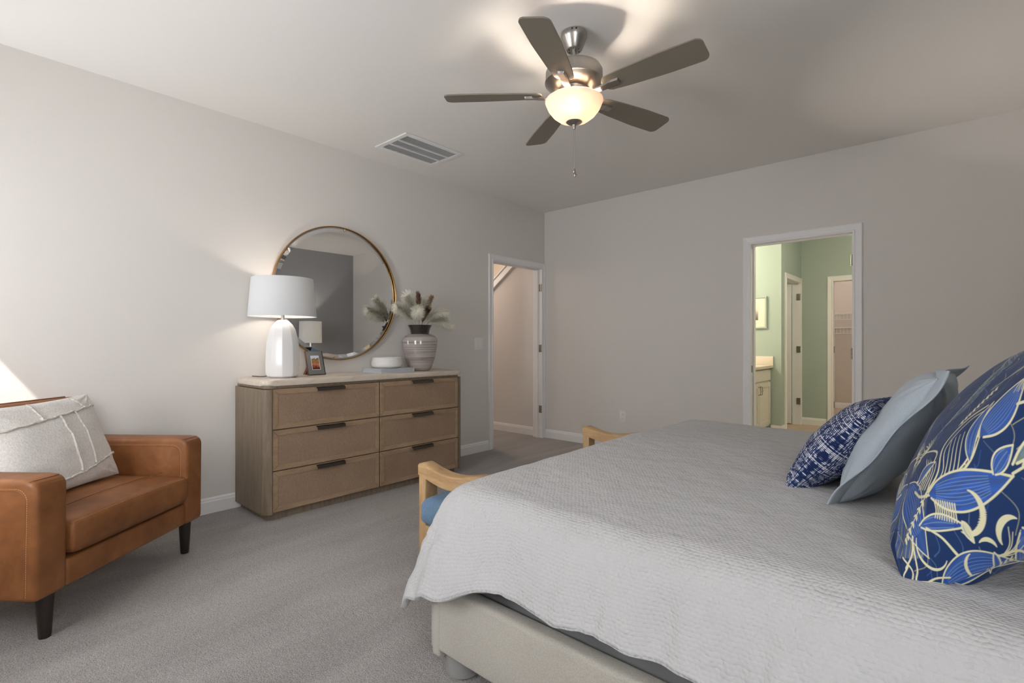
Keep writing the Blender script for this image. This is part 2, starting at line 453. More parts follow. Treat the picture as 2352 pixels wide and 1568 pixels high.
def hinge(parent, x0, x1, y0, y1, z, kn=None):
    bm = B(x0, x1, y0, y1, z-.045, z+.045, .0008, 1)
    if kn:
        for k in range(3): tube(bm, [(kn[0], kn[1], z-.045+k*.031), (kn[0], kn[1], z-.017+k*.031)], .0065, 10)
    return obj('hinge', bm, 'hinge', parent)

d1 = sempty('door_1', (WX, 4.385, 0))
casing('door_casing', d1, 'y', 3.963, 4.808, 2.045, WX, 1, .07, clip=WY-.001)
jamb(d1, 'y', 3.963, 4.808, 2.045, WX-T, WX, (WX-.085, WX-.045))
for z in (1.82, 1.085, .348): hinge(d1, WX-.036, WX-.004, 4.8065, 4.809, z, (WX+.004, 4.802))
obj('strike_plate', B(WX-.032, WX-.008, 3.962, 3.9645, .90, .96), 'hinge', d1)
casing('door_casing', d1, 'y', 3.963, 4.808, 2.045, WX-T, -1, .07, clip=WY-.001)
d2 = sempty('door_2', (-1.045, WY, 0))
casing('door_casing', d2, 'x', -1.430, -.66, 2.045, WY, -1, .067)
jamb(d2, 'x', -1.430, -.66, 2.045, WY, WY+T, (WY+.045, WY+.085))
for z in (1.82, 1.065, .33): hinge(d2, -.6625, -.659, WY-.002, WY+.034, z, (-.665, WY-.008))
obj('strike_plate', B(-1.4315, -1.428, WY+.004, WY+.03, .885, .945), 'hinge', d2)
casing('door_casing', d2, 'x', -1.430, -.66, 2.045, WY+T, 1, .067)

# ------------------------------------------------------------------ hall beyond door 1
HX0 = -6.2; HY0 = 2.2
# stair wall : solid below the sloping skirt, open above
def sz(x): return 1.900+(x+4.706)*.728            # centre line of skirt
poly = [(HX0, 0), (WX-T, 0), (WX-T, HC), (-3.52-.41, HC)]
xl = -4.706-(1.900-.80)/.728
poly = [(HX0, 0), (WX-T, 0), (WX-T, sz(WX-T)), (xl, .80), (HX0, .80)]
bm = bmesh.new(); prism(bm, poly, 'y', WY, WY+.1)
struct('wall_hall_stair', bm, 'wall')
sk = [(xl, .80-.055), (WX-T, sz(WX-T)-.055), (WX-T, sz(WX-T)+.055), (xl, .80+.055)]
bm = bmesh.new(); prism(bm, sk, 'y', WY-.022, WY+.1)
cap = [(xl, .80+.045), (WX-T, sz(WX-T)+.045), (WX-T, sz(WX-T)+.065), (xl, .80+.065)]
prism(bm, cap, 'y', WY-.034, WY+.115)
lowc = [(xl, .80-.062), (WX-T, sz(WX-T)-.062), (WX-T, sz(WX-T)-.042), (xl, .80-.042)]
prism(bm, lowc, 'y', WY-.032, WY)
struct('trim_1', bm, 'trim')
struct('wall_stairwell', B(HX0, WX-T, 5.9, 6.0, 0, 3.0), 'wall')
bm = B(HX0, WX-T, HY0-.1, WY, 2.45, 2.55); box(bm, HX0, WX-T, WY, 6.0, 2.45, 2.55)
struct('ceiling_hall', bm, 'ceil')
bm = B(HX0-.1, HX0, HY0-.1, 6.0, 0, 2.55); box(bm, HX0, WX-T, HY0-.1, HY0, 0, 2.55)
struct('wall_hall', bm, 'wall')
struct('wall_stairwell_side', B(WX-T, WX-.001, WY+.12, 6.0, 0, 2.55), 'wall')
struct('floor_stairwell', B(HX0, WX, WY+T, 6.0, -.1, 0), 'carpet')
baseboard('baseboard_hall', 'x', HX0, WX-T-.02, WY, -1)

# ------------------------------------------------------------------ bathroom beyond door 2
Y1, Y2, XA = 7.05, 8.10, -1.71
struct('floor_bathroom', B(-3.1, 1.0, WY+T, 11.0, -.1, 0), 'bathfloor')
bm = B(-3.1, 1.0, WY+T, 11.0, HC, HC+.1)
struct('ceiling_bathroom', bm, 'ceil')
struct('wall_bathroom_left', B(-3.2, -3.1, WY+T, 8.2, 0, HC), 'green_wall')
struct('wall_bathroom_right', B(.9, 1.0, WY+T, 8.2, 0, HC), 'green_wall')
struct('wall_bathroom_end', B(-3.1, XA-.1, Y1, Y1+.1, 0, HC), 'green_wall')
bm = B(XA-.1, XA, Y1, 7.27, 0, HC); box(bm, XA-.1, XA, 8.03, Y2, 0, HC); box(bm, XA-.1, XA, 7.27, 8.03, 2.0, HC)
struct('wall_toilet_room', bm, 'green_wall')
bm = B(XA-1.39, -1.325, Y2, Y2+.1, 0, HC); box(bm, -.595, .9, Y2, Y2+.1, 0, HC); box(bm, -1.325, -.595, Y2, Y2+.1, 2.0, HC)
struct('wall_bathroom_back', bm, 'green_wall')
bm = B(-2.4, 0.2, 10.5, 10.6, 0, HC); box(bm, -2.5, -2.4, 8.2, 10.6, 0, HC); box(bm, .2, .3, 8.2, 10.6, 0, HC)
struct('wall_closet', bm, 'closet_wall')
baseboard('baseboard_bathroom_end', 'x', -1.83, XA, Y1, -1, h=.10)
baseboard('baseboard_bathroom_back', 'x', XA, -1.40, Y2, -1, h=.10)
baseboard('baseboard_bathroom_side', 'y', Y1-.014, 7.2, XA, 1, h=.10)
baseboard('baseboard_closet', 'x', -2.4, .2, 10.5, -1, h=.10)
d3 = sempty('door_3', (XA, 7.65, 0))
casing('door_casing', d3, 'y', 7.275, 8.025, 1.995, XA, 1, .066)
jamb(d3, 'y', 7.275, 8.025, 1.995, XA-.1, XA)
for z in (1.80, 1.06, .33): hinge(d3, XA-.04, XA+.004, 8.016, 8.024, z, (XA+.006, 8.018))
# toilet-room door leaf, swung in
bm = bmesh.new(); box(bm, -.70, 0, -.035, 0, .01, 1.98, .002, 1)
leaf = obj('door_leaf', bm, 'trim', d3, world=False, smooth=0)
leaf.location = (-.102, .365, 0); leaf.rotation_euler = (0, 0, math.radians(10))
d4 = sempty('door_4', (-.96, Y2, 0))
casing('door_casing', d4, 'x', -1.317, -.603, 1.995, Y2, -1, .07)
jamb(d4, 'x', -1.317, -.603, 1.995, Y2, Y2+.1)
for z in (1.06, .30): hinge(d4, -1.317, -1.312, Y2+.04, Y2+.075, z)

# vanity
v = thing('bathroom_vanity', 'cream two-door vanity cabinet seen through the bathroom doorway', 'cabinet', (-2.45, 6.2, 0))
obj('cabinet_body', B(-3.09, -1.85, 5.3, Y1-.003, .09, .83, .002, 1), 'cab', v, smooth=0)
obj('toe_kick', B(-3.09, -1.92, 5.3, Y1-.003, 0, .09), 'cab', v, smooth=0)
def shaker(name, y0, y1, z0, z1, x, par):
    bm = B(x, x+.010, y0, y1, z0, z1); w = .055
    for a, b, c, d in ((y0, y0+w, z0, z1), (y1-w, y1, z0, z1), (y0+w, y1-w, z0, z0+w), (y0+w, y1-w, z1-w, z1)):
        box(bm, x+.010, x+.02, a, b, c, d)
    return obj(name, bm, 'cab', par, smooth=0)
def pull(y, z, par):
    bm = bmesh.new(); tube(bm, [(-1.832, y, z-.05), (-1.805, y, z-.045), (-1.80, y, z), (-1.805, y, z+.045), (-1.832, y, z+.05)], .005, 8)
    obj('handle', bm, 'hinge', par)
for y0, y1 in ((5.33, 5.68), (5.69, 6.04), (6.06, 6.54), (6.55, 7.03)):
    dd = shaker('door', y0, y1, .12, .655, -1.85, v); pull((y1-.03) if y0 in (5.33, 6.06) else (y0+.03), .57, dd)
for y0, y1 in ((5.33, 6.04), (6.06, 7.03)):
    obj('drawer', B(-1.85, -1.83, y0, y1, .68, .815, .002, 1), 'cab', v, smooth=0)
obj('countertop', B(-3.09, -1.80, 5.28, Y1-.003, .832, .868, .004), 'counter', v)
obj('backsplash', B(-3.09, -1.80, Y1-.022, Y1-.002, .868, .98, .004), 'counter', v)

# bathroom picture
p = thing('framed_picture', 'green-framed landscape print hanging on the bathroom end wall', 'picture', (-2.06, Y1, 1.545))
bm = bmesh.new(); x0, x1, z0, z1, w = -2.24, -1.876, 1.338, 1.754, .022
for a in ((x0, x1, z0, z0+w), (x0, x1, z1-w, z1), (x0, x0+w, z0+w, z1-w), (x1-w, x1, z0+w, z1-w)): box(bm, a[0], a[1], Y1-.025, Y1-.002, a[2], a[3], .003, 1)
obj('frame', bm, 'green_wall', p)
obj('mat_board', B(x0+w, x1-w, Y1-.012, Y1-.004, z0+w, z1-w), 'matboard', p, smooth=0)
obj('print', B(x0+.1, x1-.105, Y1-.014, Y1-.012, z0+.11, z1-.10), 'art', p, smooth=0)
# closet wire shelves
def wire_shelf(z, label):
    bm = bmesh.new()
    for k in range(5): tube(bm, [(-2.39, 10.16+k*.08, z), (.19, 10.16+k*.08, z)], .004, 6)
    tube(bm, [(-2.39, 10.15, z-.10), (.19, 10.15, z-.10)], .004, 6)
    for k in range(50):
        x = -2.35+k*.05; tube(bm, [(x, 10.49, z), (x, 10.15, z), (x, 10.15, z-.10)], .0022, 4, False)
    o = obj('wire_shelf', bm, 'trim', None, (-1.1, 10.3, z)); tag(o, label, 'shelf', 'closet wire shelves')
wire_shelf(1.65, 'upper white wire shelf in the closet beyond the bathroom')
wire_shelf(1.41, 'lower white wire shelf in the closet beyond the bathroom')

# ------------------------------------------------------------------ wall plates, vent
s = thing('light_switch', 'white double rocker light switch plate beside the hall doorway', 'switch', (WX, 3.745, 1.14))
obj('plate', B(WX, WX+.006, 3.684, 3.806, 1.078, 1.205, .002), 'plastic', s)
for y in (3.722, 3.768):
    bm = B(WX+.005, WX+.009, y-.016, y+.016, 1.108, 1.175, .001, 1); obj('rocker', bm, 'plastic', s)
s = thing('wall_outlet', 'white double electrical outlet low on the back wall', 'outlet', (-2.737, WY, .356))
obj('plate', B(-2.775, -2.699, WY-.006, WY, .296, .415, .002), 'plastic', s)
for z in (.380, .330):
    soc = obj('socket', B(-2.755, -2.719, WY-.008, WY-.005, z-.016, z+.016, .001, 1), 'plastic', s)
    bm = B(-2.7455, -2.7435, WY-.0088, WY-.0078, z, z+.008); box(bm, -2.7305, -2.7285, WY-.0088, WY-.0078, z, z+.008); box(bm, -2.739, -2.735, WY-.0088, WY-.0078, z-.010, z-.006)
    obj('slot', bm, 'black', soc, smooth=0)

v = thing('ceiling_vent', 'white rectangular return air grille in the ceiling near the dresser wall', 'vent', (-3.33, 2.6, HC))
x0, x1, y0, y1 = -3.54, -3.125, 2.308, 2.895; w = .042
bm = bmesh.new(); z0, z1 = HC-.010, HC-.0005
for a in ((x0, x1, y0, y0+w), (x0, x1, y1-w, y1), (x0, x0+w, y0+w, y1-w), (x1-w, x1, y0+w, y1-w)): box(bm, a[0], a[1], a[2], a[3], z0, z1, .003, 1)
obj('frame', bm, 'trim', v)
bm = bmesh.new(); xa, xb = x0+w, x1-w; step = (xb-xa)/3
for k in (1, 2): box(bm, xa+k*step-.006, xa+k*step+.006, y0+w, y1-w, HC-.012, HC-.001)
obj('divider_bars', bm, 'trim', v, smooth=0)
obj('filter_backing', B(xa, xb, y0+w, y1-w, HC-.0015, HC-.0005), plain('grey_filter', (.16, .155, .15), .9), v, smooth=0)
bm = bmesh.new()
ny = 46
for k in range(ny):
    y = y0+w+(k+.5)*(y1-y0-2*w)/ny
    for j in range(3):
        a, b = xa+j*step+(.006 if j else 0), xa+(j+1)*step-(.006 if j < 2 else 0)
        vs = [bm.verts.new(q) for q in ((a, y-.003, HC-.010), (b, y-.003, HC-.010), (b, y+.003, HC-.002), (a, y+.003, HC-.002), (a, y-.0018, HC-.010), (b, y-.0018, HC-.010), (b, y+.0042, HC-.002), (a, y+.0042, HC-.002))]
        bm.faces.new(vs[:4]); bm.faces.new(vs[4:][::-1]); bm.faces.new((vs[0], vs[1], vs[5], vs[4])); bm.faces.new((vs[3], vs[2], vs[6], vs[7]))
obj('louvres', bm, 'trim', v, smooth=0)

# ------------------------------------------------------------------ ceiling fan
FX, FY = -1.485, 2.145
f = thing('ceiling_fan', 'brushed nickel five-blade ceiling fan with glowing frosted bowl light', 'ceiling fan', (FX, FY, HC))
FC = (FX, FY, 0)
obj('canopy', lathe(bmesh.new(), [(.060, HC-.001), (.067, HC-.006), (.068, HC-.026), (.064, HC-.034), (.042, HC-.086), (.038, HC-.090), (.014, HC-.091)], FC, 40), 'steel', f)
can = f.children[0]
for k in range(6):
    a = k*PI/3; obj('screw_hole', lathe(bmesh.new(), [(.0028, HC-.0925), (.0028, HC-.0908)], (FX+.028*math.cos(a), FY+.028*math.sin(a), 0), 10), 'black', can)
for k in (0, 1):
    a = -1.1+k*.3; bm = bmesh.new()
    box(bm, FX+.0675*math.cos(a)-.003, FX+.0675*math.cos(a)+.003, FY+.0675*math.sin(a)-.003, FY+.0675*math.sin(a)+.003, HC-.019, HC-.012)
    obj('screw_slot', bm, 'black', can, smooth=0)
obj('downrod', lathe(bmesh.new(), [(.0115, 2.545), (.0115, HC-.09)], FC, 20), 'steel', f)
motor = obj('motor_housing', lathe(bmesh.new(), [(.03, 2.572), (.06, 2.570), (.11, 2.562), (.136, 2.552), (.145, 2.536), (.1455, 2.492), (.149, 2.490), (.149, 2.482), (.143, 2.478), (.137, 2.470), (.098, 2.446), (.085, 2.441), (.084, 2.437), (.03, 2.436)], FC, 64), 'steel', f)
obj('switch_housing', lathe(bmesh.new(), [(.070, 2.438), (.070, 2.418), (.060, 2.412), (.060, 2.390), (.02, 2.388)], FC, 40), 'steel', f)
def fan_blade(ang):
    ca, sa = math.cos(ang), math.sin(ang); pitch = math.radians(-12)
    def tr(r, t, h=0):   # r along, t across (pitched), h up
        tt, hh = t*math.cos(pitch)-h*math.sin(pitch), t*math.sin(pitch)+h*math.cos(pitch)
        return (FX+r*ca-tt*sa, FY+r*sa+tt*ca, 2.418+hh)
    bm = bmesh.new(); out = []
    def hw(r): return .052+(.070-.052)*min(1, (r-.17)/.30)
    r0, r1 = .165, .665
    pts = []
    for i in range(7):            # tip, rounded corners
        a = PI/2*i/6; pts.append((r1-.035+.035*math.cos(PI/2-a), None, a))
    outline = []
    hwt = .0695; rc = .032
    for i in range(9): a = -PI/2+PI/2*i/8; outline.append((r1-rc+rc*math.cos(a), -hwt+rc+rc*math.sin(a)))
    for i in range(9): a = PI/2*i/8; outline.append((r1-rc+rc*math.cos(a), hwt-rc+rc*math.sin(a)))
    for k in range(1, 8):
        r = r1-rc-(r1-rc-.23)*k/8; outline.append((r, hw(r)))
    rb = .045
    for i in range(9): a = PI/2+PI/2*i/8; outline.append((r0+rb+rb*math.cos(a), hw(.17)-rb+rb*math.sin(a)-.001))
    for i in range(9): a = PI+PI/2*i/8; outline.append((r0+rb+rb*math.cos(a), -hw(.17)+rb+rb*math.sin(a)+.001))
    for k in range(7, 0, -1):
        r = r1-rc-(r1-rc-.23)*k/8; outline.append((r, -hw(r)))
    lo = [bm.verts.new(tr(r, t, 0)) for r, t in outline]; hi = [bm.verts.new(tr(r, t, .0065)) for r, t in outline]
    bm.faces.new(lo); bm.faces.new(hi); n = len(lo)
    for i in range(n): bm.faces.new((lo[i], lo[(i+1) % n], hi[(i+1) % n], hi[i]))
    b = obj('blade', bm, 'blade', f)
    # bracket arm: rises from hub, clamps under blade
    bm = bmesh.new(); n = 10; rings = []
    for i in range(n+1):
        u = i/n; r = .060+.155*u; h = -.002-.006*math.sin(PI*u)-.006*(1-u); wd = .013+.006*u
        z = 2.4255*(1-u)**1.5+(2.4155)*(1-(1-u)**1.5)
        rings.append([bm.verts.new((FX+r*ca-t*sa, FY+r*sa+t*ca, z+h+q+t*math.sin(pitch)*u)) for t, q in ((-wd, -.004), (wd, -.004), (wd, .004), (-wd, .004))])
    for a_, b_ in zip(rings, rings[1:]):
        for k in range(4): bm.faces.new((a_[k], a_[(k+1) % 4], b_[(k+1) % 4], b_[k]))
    bm.faces.new(rings[0]); bm.faces.new(rings[-1])
    o_ = [bm.verts.new(tr(r, t, -.0005)) for r, t in rrect(.20, .255, -.019, .019, .006, 3)]
    p_ = [bm.verts.new(tr(r, t, -.011)) for r, t in rrect(.203, .252, -.016, .016, .006, 3)]
    bm.faces.new(o_); bm.faces.new(p_)
    for k in range(len(o_)): bm.faces.new((o_[k], o_[(k+1) % len(o_)], p_[(k+1) % len(p_)], p_[k]))
    obj('blade_bracket', bm, 'steel', f, smooth=50)
for k in range(5): fan_blade(math.radians(2.6+72*k))
prof = [(.147, 2.392), (.1475, 2.387), (.145, 2.380), (.132, 2.350), (.110, 2.322), (.080, 2.298), (.045, 2.284), (.012, 2.280)]
inn = [(r-.004, z+.003) for r, z in prof[::-1]]
obj('glass_bowl', lathe(bmesh.new(), prof+inn, FC, 64, close=False), 'lampglass', f)
obj('bowl_light_baffle', lathe(bmesh.new(), [(.02, 2.3885), (.108, 2.3885), (.110, 2.3870), (.108, 2.3855), (.02, 2.3855)], FC, 48), 'steel', f)  # disc added inside the bowl to cut light leaking up to the ceiling
obj('finial', lathe(bmesh.new(), [(.041, 2.287), (.041, 2.284), (.034, 2.277), (.018, 2.272), (.010, 2.268), (.0075, 2.260), (.0085, 2.254), (.006, 2.248), (.001, 2.246)], FC, 32), 'steel', f)
for k in range(3):
    a = math.radians(-55+120*k); c = (FX+.075*math.cos(a), FY+.075*math.sin(a), 0)
    bm = lathe(bmesh.new(), [(.004, 2.322), (.018, 2.328), (.025, 2.344), (.023, 2.362), (.013, 2.378), (.012, 2.3855)], c, 20)
    N = M.get('bulbmat')
    if not N:
        M['bulbmat'] = N = plain('warm_bulb', (1, .9, .7), .5, emis=((1, .75, .5), 60.0))
    obj('bulb', bm, N, f)
def chain(x, y, z0, z1, name):
    bm = bmesh.new(); n = int((z0-z1)/.0075)
    tube(bm, [(x, y, z0), (x, y, z1)], .0006, 5)
    for k in range(n):
        bmesh.ops.create_icosphere(bm, subdivisions=1, radius=.0020, matrix=Matrix.Translation((x, y, z0-(k+.5)*.0075)))
    return obj(name, bm, 'steel', f)
c1 = chain(FX+.001, FY-.002, 2.247, 2.045, 'pull_chain')
c2 = chain(FX+.004, FY+.003, 2.247, 2.030, 'pull_chain')
for cx, cy, zt, par in ((FX+.001, FY-.002, 2.048, c1), (FX+.004, FY+.003, 2.030, c2)):
    obj('chain_weight', lathe(bmesh.new(), [(.001, 0), (.004, -.003), (.0065, -.014), (.006, -.022), (.003, -.027), (.0005, -.028)], (cx, cy, zt), 16), 'hinge', par)

# ------------------------------------------------------------------ dresser
DX = -3.32
d = thing('dresser', 'wide oak six-drawer dresser with cream stone top against the left wall', 'dresser', (-3.56, 2.21, 0))
obj('plinth', prism(bmesh.new(), rrect(-3.79, -3.352, 1.385, 3.02, .05, 6, (1, 0, 0, 1)), 'z', 0, .055), 'dresser_side', d)
body = bmesh.new()
prism(body, rrect(-3.795, DX+.004, 1.350, 3.052, .055, 8, (1, 0, 0, 1)), 'z', .046, .856)
# carve: front recess by building body slightly behind drawers
bmesh.ops.delete(body, geom=body.verts[:], context='VERTS')
def side_post(y0, y1, left):
    cs = (0, 0, 0, 1) if left else (1, 0, 0, 0)
    prism(body, rrect(-3.795, DX+.006, y0, y1, .05, 8, cs), 'z', .046, .850, 0)
side_post(1.350, 1.398, True) if False else None
pl = [(-3.795, 1.350)]+[(DX+.006-.05+.05*math.sin(a), 1.350+.05-.05*math.cos(a)) for a in [PI/2*i/8 for i in range(9)]]+[(-3.795, 1.400)]
prism(body, pl, 'z', .046, .852)
pl = [(-3.795, 3.052), (-3.795, 3.018), (DX+.006, 3.018), (DX+.006, 3.022)]+[(DX+.006-.03+.03*math.cos(a), 3.022+.03*math.sin(a)) for a in [PI/2*i/6 for i in range(1, 7)]]
prism(body, pl, 'z', .046, .852)
box(body, -3.795, DX-.022, 1.400, 3.018, .046, .872)
prism(body, rrect(-3.79, DX-.004, 1.362, 3.040, .05, 8, (1, 0, 0, 1)), 'z', .856, .8725)
box(body, DX-.03, DX-.004, 2.2085, 2.2115, .05, .858)
obj('cabinet_body', body, 'dresser_side', d)
slab = prism(bmesh.new(), rrect(-3.80, DX+.012, 1.348, 3.064, .06, 8, (1, 1, 1, 1)), 'z', .873, .911)
es = [e for e in slab.edges if abs(e.verts[0].co.z-e.verts[1].co.z) < 1e-5]
bmesh.ops.bevel(slab, geom=es, offset=.014, segments=4, affect='EDGES', profile=.5)
obj('stone_top', slab, 'travertine', d, smooth=50)
rows = [(.588, .8535), (.320, .5855), (.052, .3175)]
for (ya, yb) in ((1.404, 2.207), (2.213, 3.014)):
    for (za, zb) in rows:
        g = .0016; y0, y1, z0, z1 = ya+g, yb-g, za+g, zb-g; w = .034; xb, xf = DX-.022, DX
        bm = bmesh.new()
        O = [(y0, z0), (y1, z0), (y1, z1), (y0, z1)]; I = [(y0+w, z0+w), (y1-w, z0+w), (y1-w, z1-w), (y0+w, z1-w)]
        ins = [(y0+.003, z0+.003), (y1-.003, z0+.003), (y1-.003, z1-.003), (y0+.003, z1-.003)]
        def ring(pts, x): return [bm.verts.new((x, a, b)) for a, b in pts]
        R = [ring(O, xb), ring(O, xf-.003), ring(ins, xf), ring([(a+(.0006 if a < 2.5*0+((y0+y1)/2) else -.0006), b+(.0006 if b < (z0+z1)/2 else -.0006)) for a, b in I], xf-.002), ring(I, xf-.008)]
        for r0_, r1_ in zip(R, R[1:]):
            for k in range(4): bm.faces.new((r0_[k], r0_[(k+1) % 4], r1_[(k+1) % 4], r1_[k]))
        bm.faces.new(R[0]); bm.faces.new(R[-1])
        dr = obj('drawer', bm, 'dresser_wood', d, smooth=0)
        pn = B(xf-.0085, xf-.006, I[0][0]+.0005, I[1][0]-.0005, I[0][1]+.0005, I[2][1]-.0005)
        obj('woven_panel', pn, 'panel', dr, smooth=0)
        for (a, b) in zip(ins, I):
            ms = bmesh.new()
            a_, b_ = Vector((xf-.0003, *a)), Vector((xf-.0023, *b)); dv = (b_-a_).normalized(); sv_ = dv.cross(Vector((1, 0, 0))).normalized()*.0006
            up = Vector((.0005, 0, 0)); q = [ms.verts.new(p_) for p_ in (a_-sv_+up, a_+sv_+up, b_+sv_+up, b_-sv_+up)]; ms.faces.new(q)
            obj('mitre_joint', ms, 'legwood', dr, smooth=0)
        ym = (ya+yb)/2; hl = .104
        hb = bmesh.new()
        prof_ = [(DX-.001, zb-.004), (DX+.020, zb-.010), (DX+.026, zb-.030), (DX+.021, zb-.031), (DX+.015, zb-.015), (DX-.001, zb-.009)]
        prism(hb, prof_, 'y', ym-hl, ym+hl)
        obj('handle', hb, 'bronze', dr, smooth=0)

# ------------------------------------------------------------------ mirror
mr = thing('round_mirror', 'large round wall mirror in a thin brass frame above the dresser', 'mirror', (WX+.018, 2.1365, 1.5535), math.radians(-.55))
MR = mr.location.copy()
def disc_ring(bm, prof, n=128, sgn=1):
    rings = []
    for r, x in prof:
        rings.append([bm.verts.new((x, r*math.cos(2*PI*i/n), r*math.sin(2*PI*i/n))) for i in range(n)])
    for a, b in zip(rings, rings[1:]):
        for i in range(n): bm.faces.new((a[i], a[(i+1) % n], b[(i+1) % n], b[i]))
    return rings
RM = .541
bm = bmesh.new(); rg = disc_ring(bm, [(RM-.018, -.010), (RM-.018, .004), (RM-.046, .0085)]); bm.faces.new(rg[-1])
bm.faces.new(rg[0]); glass = obj('mirror_glass', bm, 'mirror', mr, world=False, smooth=2)
bm = bmesh.new(); n = 128
for rr, xx, tr_ in ((RM-.004, .012, .0052),):
    rings = []
    for i in range(n):
        a = 2*PI*i/n
        rings.append([bm.verts.new((xx+tr_*2.2*math.sin(b), (rr+tr_*math.cos(b))*math.cos(a), (rr+tr_*math.cos(b))*math.sin(a))) for b in [2*PI*k/10 for k in range(10)]])
    for i in range(n):
        a_, b_ = rings[i], rings[(i+1) % n]
        for k in range(10): bm.faces.new((a_[k], a_[(k+1) % 10], b_[(k+1) % 10], b_[k]))
obj('brass_frame', bm, 'brass', mr, world=False)
bm = bmesh.new(); disc_ring(bm, [(RM-.004, -.016), (RM-.002, -.004), (RM+.001, .010)])
obj('frame_back', bm, 'brass', mr, world=False)
for k in range(6):
    a = math.radians(85+60*k); bm = bmesh.new()
    tube(bm, [(.006, (RM-.024)*math.cos(a), (RM-.024)*math.sin(a)), (.010, (RM-.004)*math.cos(a), (RM-.004)*math.sin(a))], .005, 8)
    obj('mounting_pin', bm, 'brass', mr, world=False)

# ------------------------------------------------------------------ things on the dresser
TZ = .911
LX, LY = -3.555, 1.575
l = thing('table_lamp', 'white faceted ceramic table lamp with tapered drum shade on the dresser', 'lamp', (LX, LY, TZ))
lb = bmesh.new(); prof = [(.075, 0), (.086, .001), (.104, .012), (.113, .035), (.114, .10), (.112, .18), (.107, .25), (.098, .288), (.086, .335), (.067, .368), (.038, .398), (.028, .402)]
lathe(lb, prof, (LX, LY, TZ), 10, rot0=.18)
es = [e for e in lb.edges if abs(e.verts[0].co.z-e.verts[1].co.z) > .0005 and e.verts[0].co.z > TZ+.0005]
bmesh.ops.bevel(lb, geom=es, offset=.004, segments=3, affect='EDGES', profile=.5)
obj('ceramic_body', lb, 'ceramic', l, smooth=28)
obj('neck', lathe(bmesh.new(), [(.016, TZ+.400), (.016, TZ+.412), (.0115, TZ+.414), (.0115, TZ+.47), (.014, TZ+.472), (.014, TZ+.50)], (LX, LY, 0), 24), 'steel', l)
sh = [(.222, 1.335), (.2225, 1.337), (.2005, 1.600), (.1995, 1.602), (.1975, 1.600), (.2195, 1.337)]
bm = lathe(bmesh.new(), sh+[sh[0]], (LX, LY, 0), 72, close=False); bmesh.ops.remove_doubles(bm, verts=bm.verts[:], dist=.0001)
obj('lamp_shade', bm, 'shade', l)
bm = bmesh.new()
for k in range(3):
    a = 2*PI*k/3+.4; tube(bm, [(LX, LY, 1.555), (LX+.15*math.cos(a), LY+.15*math.sin(a), 1.585), (LX+.198*math.cos(a), LY+.198*math.sin(a), 1.592)], .002, 6)
for s_ in (-1, 1): tube(bm, [(LX, LY+s_*.02, TZ+.47), (LX, LY+s_*.06, 1.46), (LX, LY+s_*.05, 1.52), (LX, LY, 1.555)], .002, 6)
obj('harp', bm, 'steel', l)
M['lampbulb'] = plain('lamp_bulb', (1, .9, .8), .5, emis=((1, .86, .72), 20.0))
obj('bulb', lathe(bmesh.new(), [(.012, 1.411), (.014, 1.425), (.028, 1.455), (.03, 1.475), (.02, 1.50), (.002, 1.507)], (LX, LY, 0), 20), 'lampbulb', l)
bm = bmesh.new(); tube(bm, [(LX-.07, LY-.06, TZ+.012), (LX-.10, LY-.085, TZ+.006), (-3.70, LY-.10, TZ+.004), (-3.80, LY-.11, TZ+.004)], .003, 6)
obj('cord', bm, 'black', l)

# photo frame (local: x = facing direction, y = width, z up), leaned back
pf = thing('photo_frame', 'small grey photo frame with an orange landscape print beside the lamp', 'photo frame', (-3.618, 1.862, TZ), math.radians(-3))
lean = math.radians(21)
def LP(x, y, z): return (x*math.cos(lean)-z*math.sin(lean), y, z*math.cos(lean)+x*math.sin(lean)+.002)
def lbox(x0, x1, y0, y1, z0, z1, bev=0):
    bm = B(x0, x1, y0, y1, z0, z1, bev)
    for v_ in bm.verts: v_.co = Vector(LP(*v_.co))
    return bm
obj('frame', lbox(-.010, .0, -.0665, .0665, 0, .19, .0008), 'blackframe', pf, world=False)
obj('grey_mat', lbox(.0, .003, -.063, .058, .003, .187, .0005), 'greyframe', pf, world=False)
obj('left_edge', lbox(-.010, .0032, -.069, -.063, 0, .19, .0005), 'brownwood', pf, world=False)
obj('photograph', lbox(.003, .0036, -.030, .027, .042, .148), 'photo', pf, world=False, smooth=0)
bm = lbox(.003, .0042, -.033, -.030, .039, .151); 
for a in ((.027, .030, .039, .151), (-.033, .030, .039, .042), (-.033, .030, .148, .151)):
    b2 = lbox(.003, .0042, *a); me_ = bpy.data.meshes.new('t'); b2.to_mesh(me_); b2.free(); bm.from_mesh(me_)
obj('photo_border', bm, 'plastic', pf, world=False, smooth=0)
bm = prism(bmesh.new(), [(-.040, .110), (-.150, .000), (-.112, .000), (-.045, .080)], 'y', -.045, -.010)
obj('easel_leg', bm, 'brownwood', pf, world=False, smooth=0)

# book + bowl
bk = thing('coffee_table_book', 'pale grey hardcover book lying under the white bowl on the dresser', 'book', (-3.59, 2.475, TZ), math.radians(1.5))
bm = B(-.128, .130, -.168, .165, 0, .0025, .0008, 1); box(bm, -.128, .130, -.168, .165, .0275, .0305, .0008, 1); box(bm, -.128, .130, .1625, .166, .001, .0295, .0008, 1)
obj('cover', bm, 'book', bk, world=False)
obj('page_block', B(-.124, .126, -.164, .163, .0025, .0275), 'pages', bk, world=False, smooth=0)
bw = lathe(bmesh.new(), [(.085, .0), (.105, .003), (.123, .016), (.1285, .034), (.126, .055), (.119, .078), (.116, .088), (.112, .090), (.108, .086), (.108, .07), (.10, .03), (.05, .015), (.002, .014)], (-3.605, 2.468, TZ+.0308), 64)
tag(obj('bowl', bw, 'white_marble', None, (-3.605, 2.468, TZ+.0308)), 'low round white marble bowl sitting on the grey book', 'bowl')

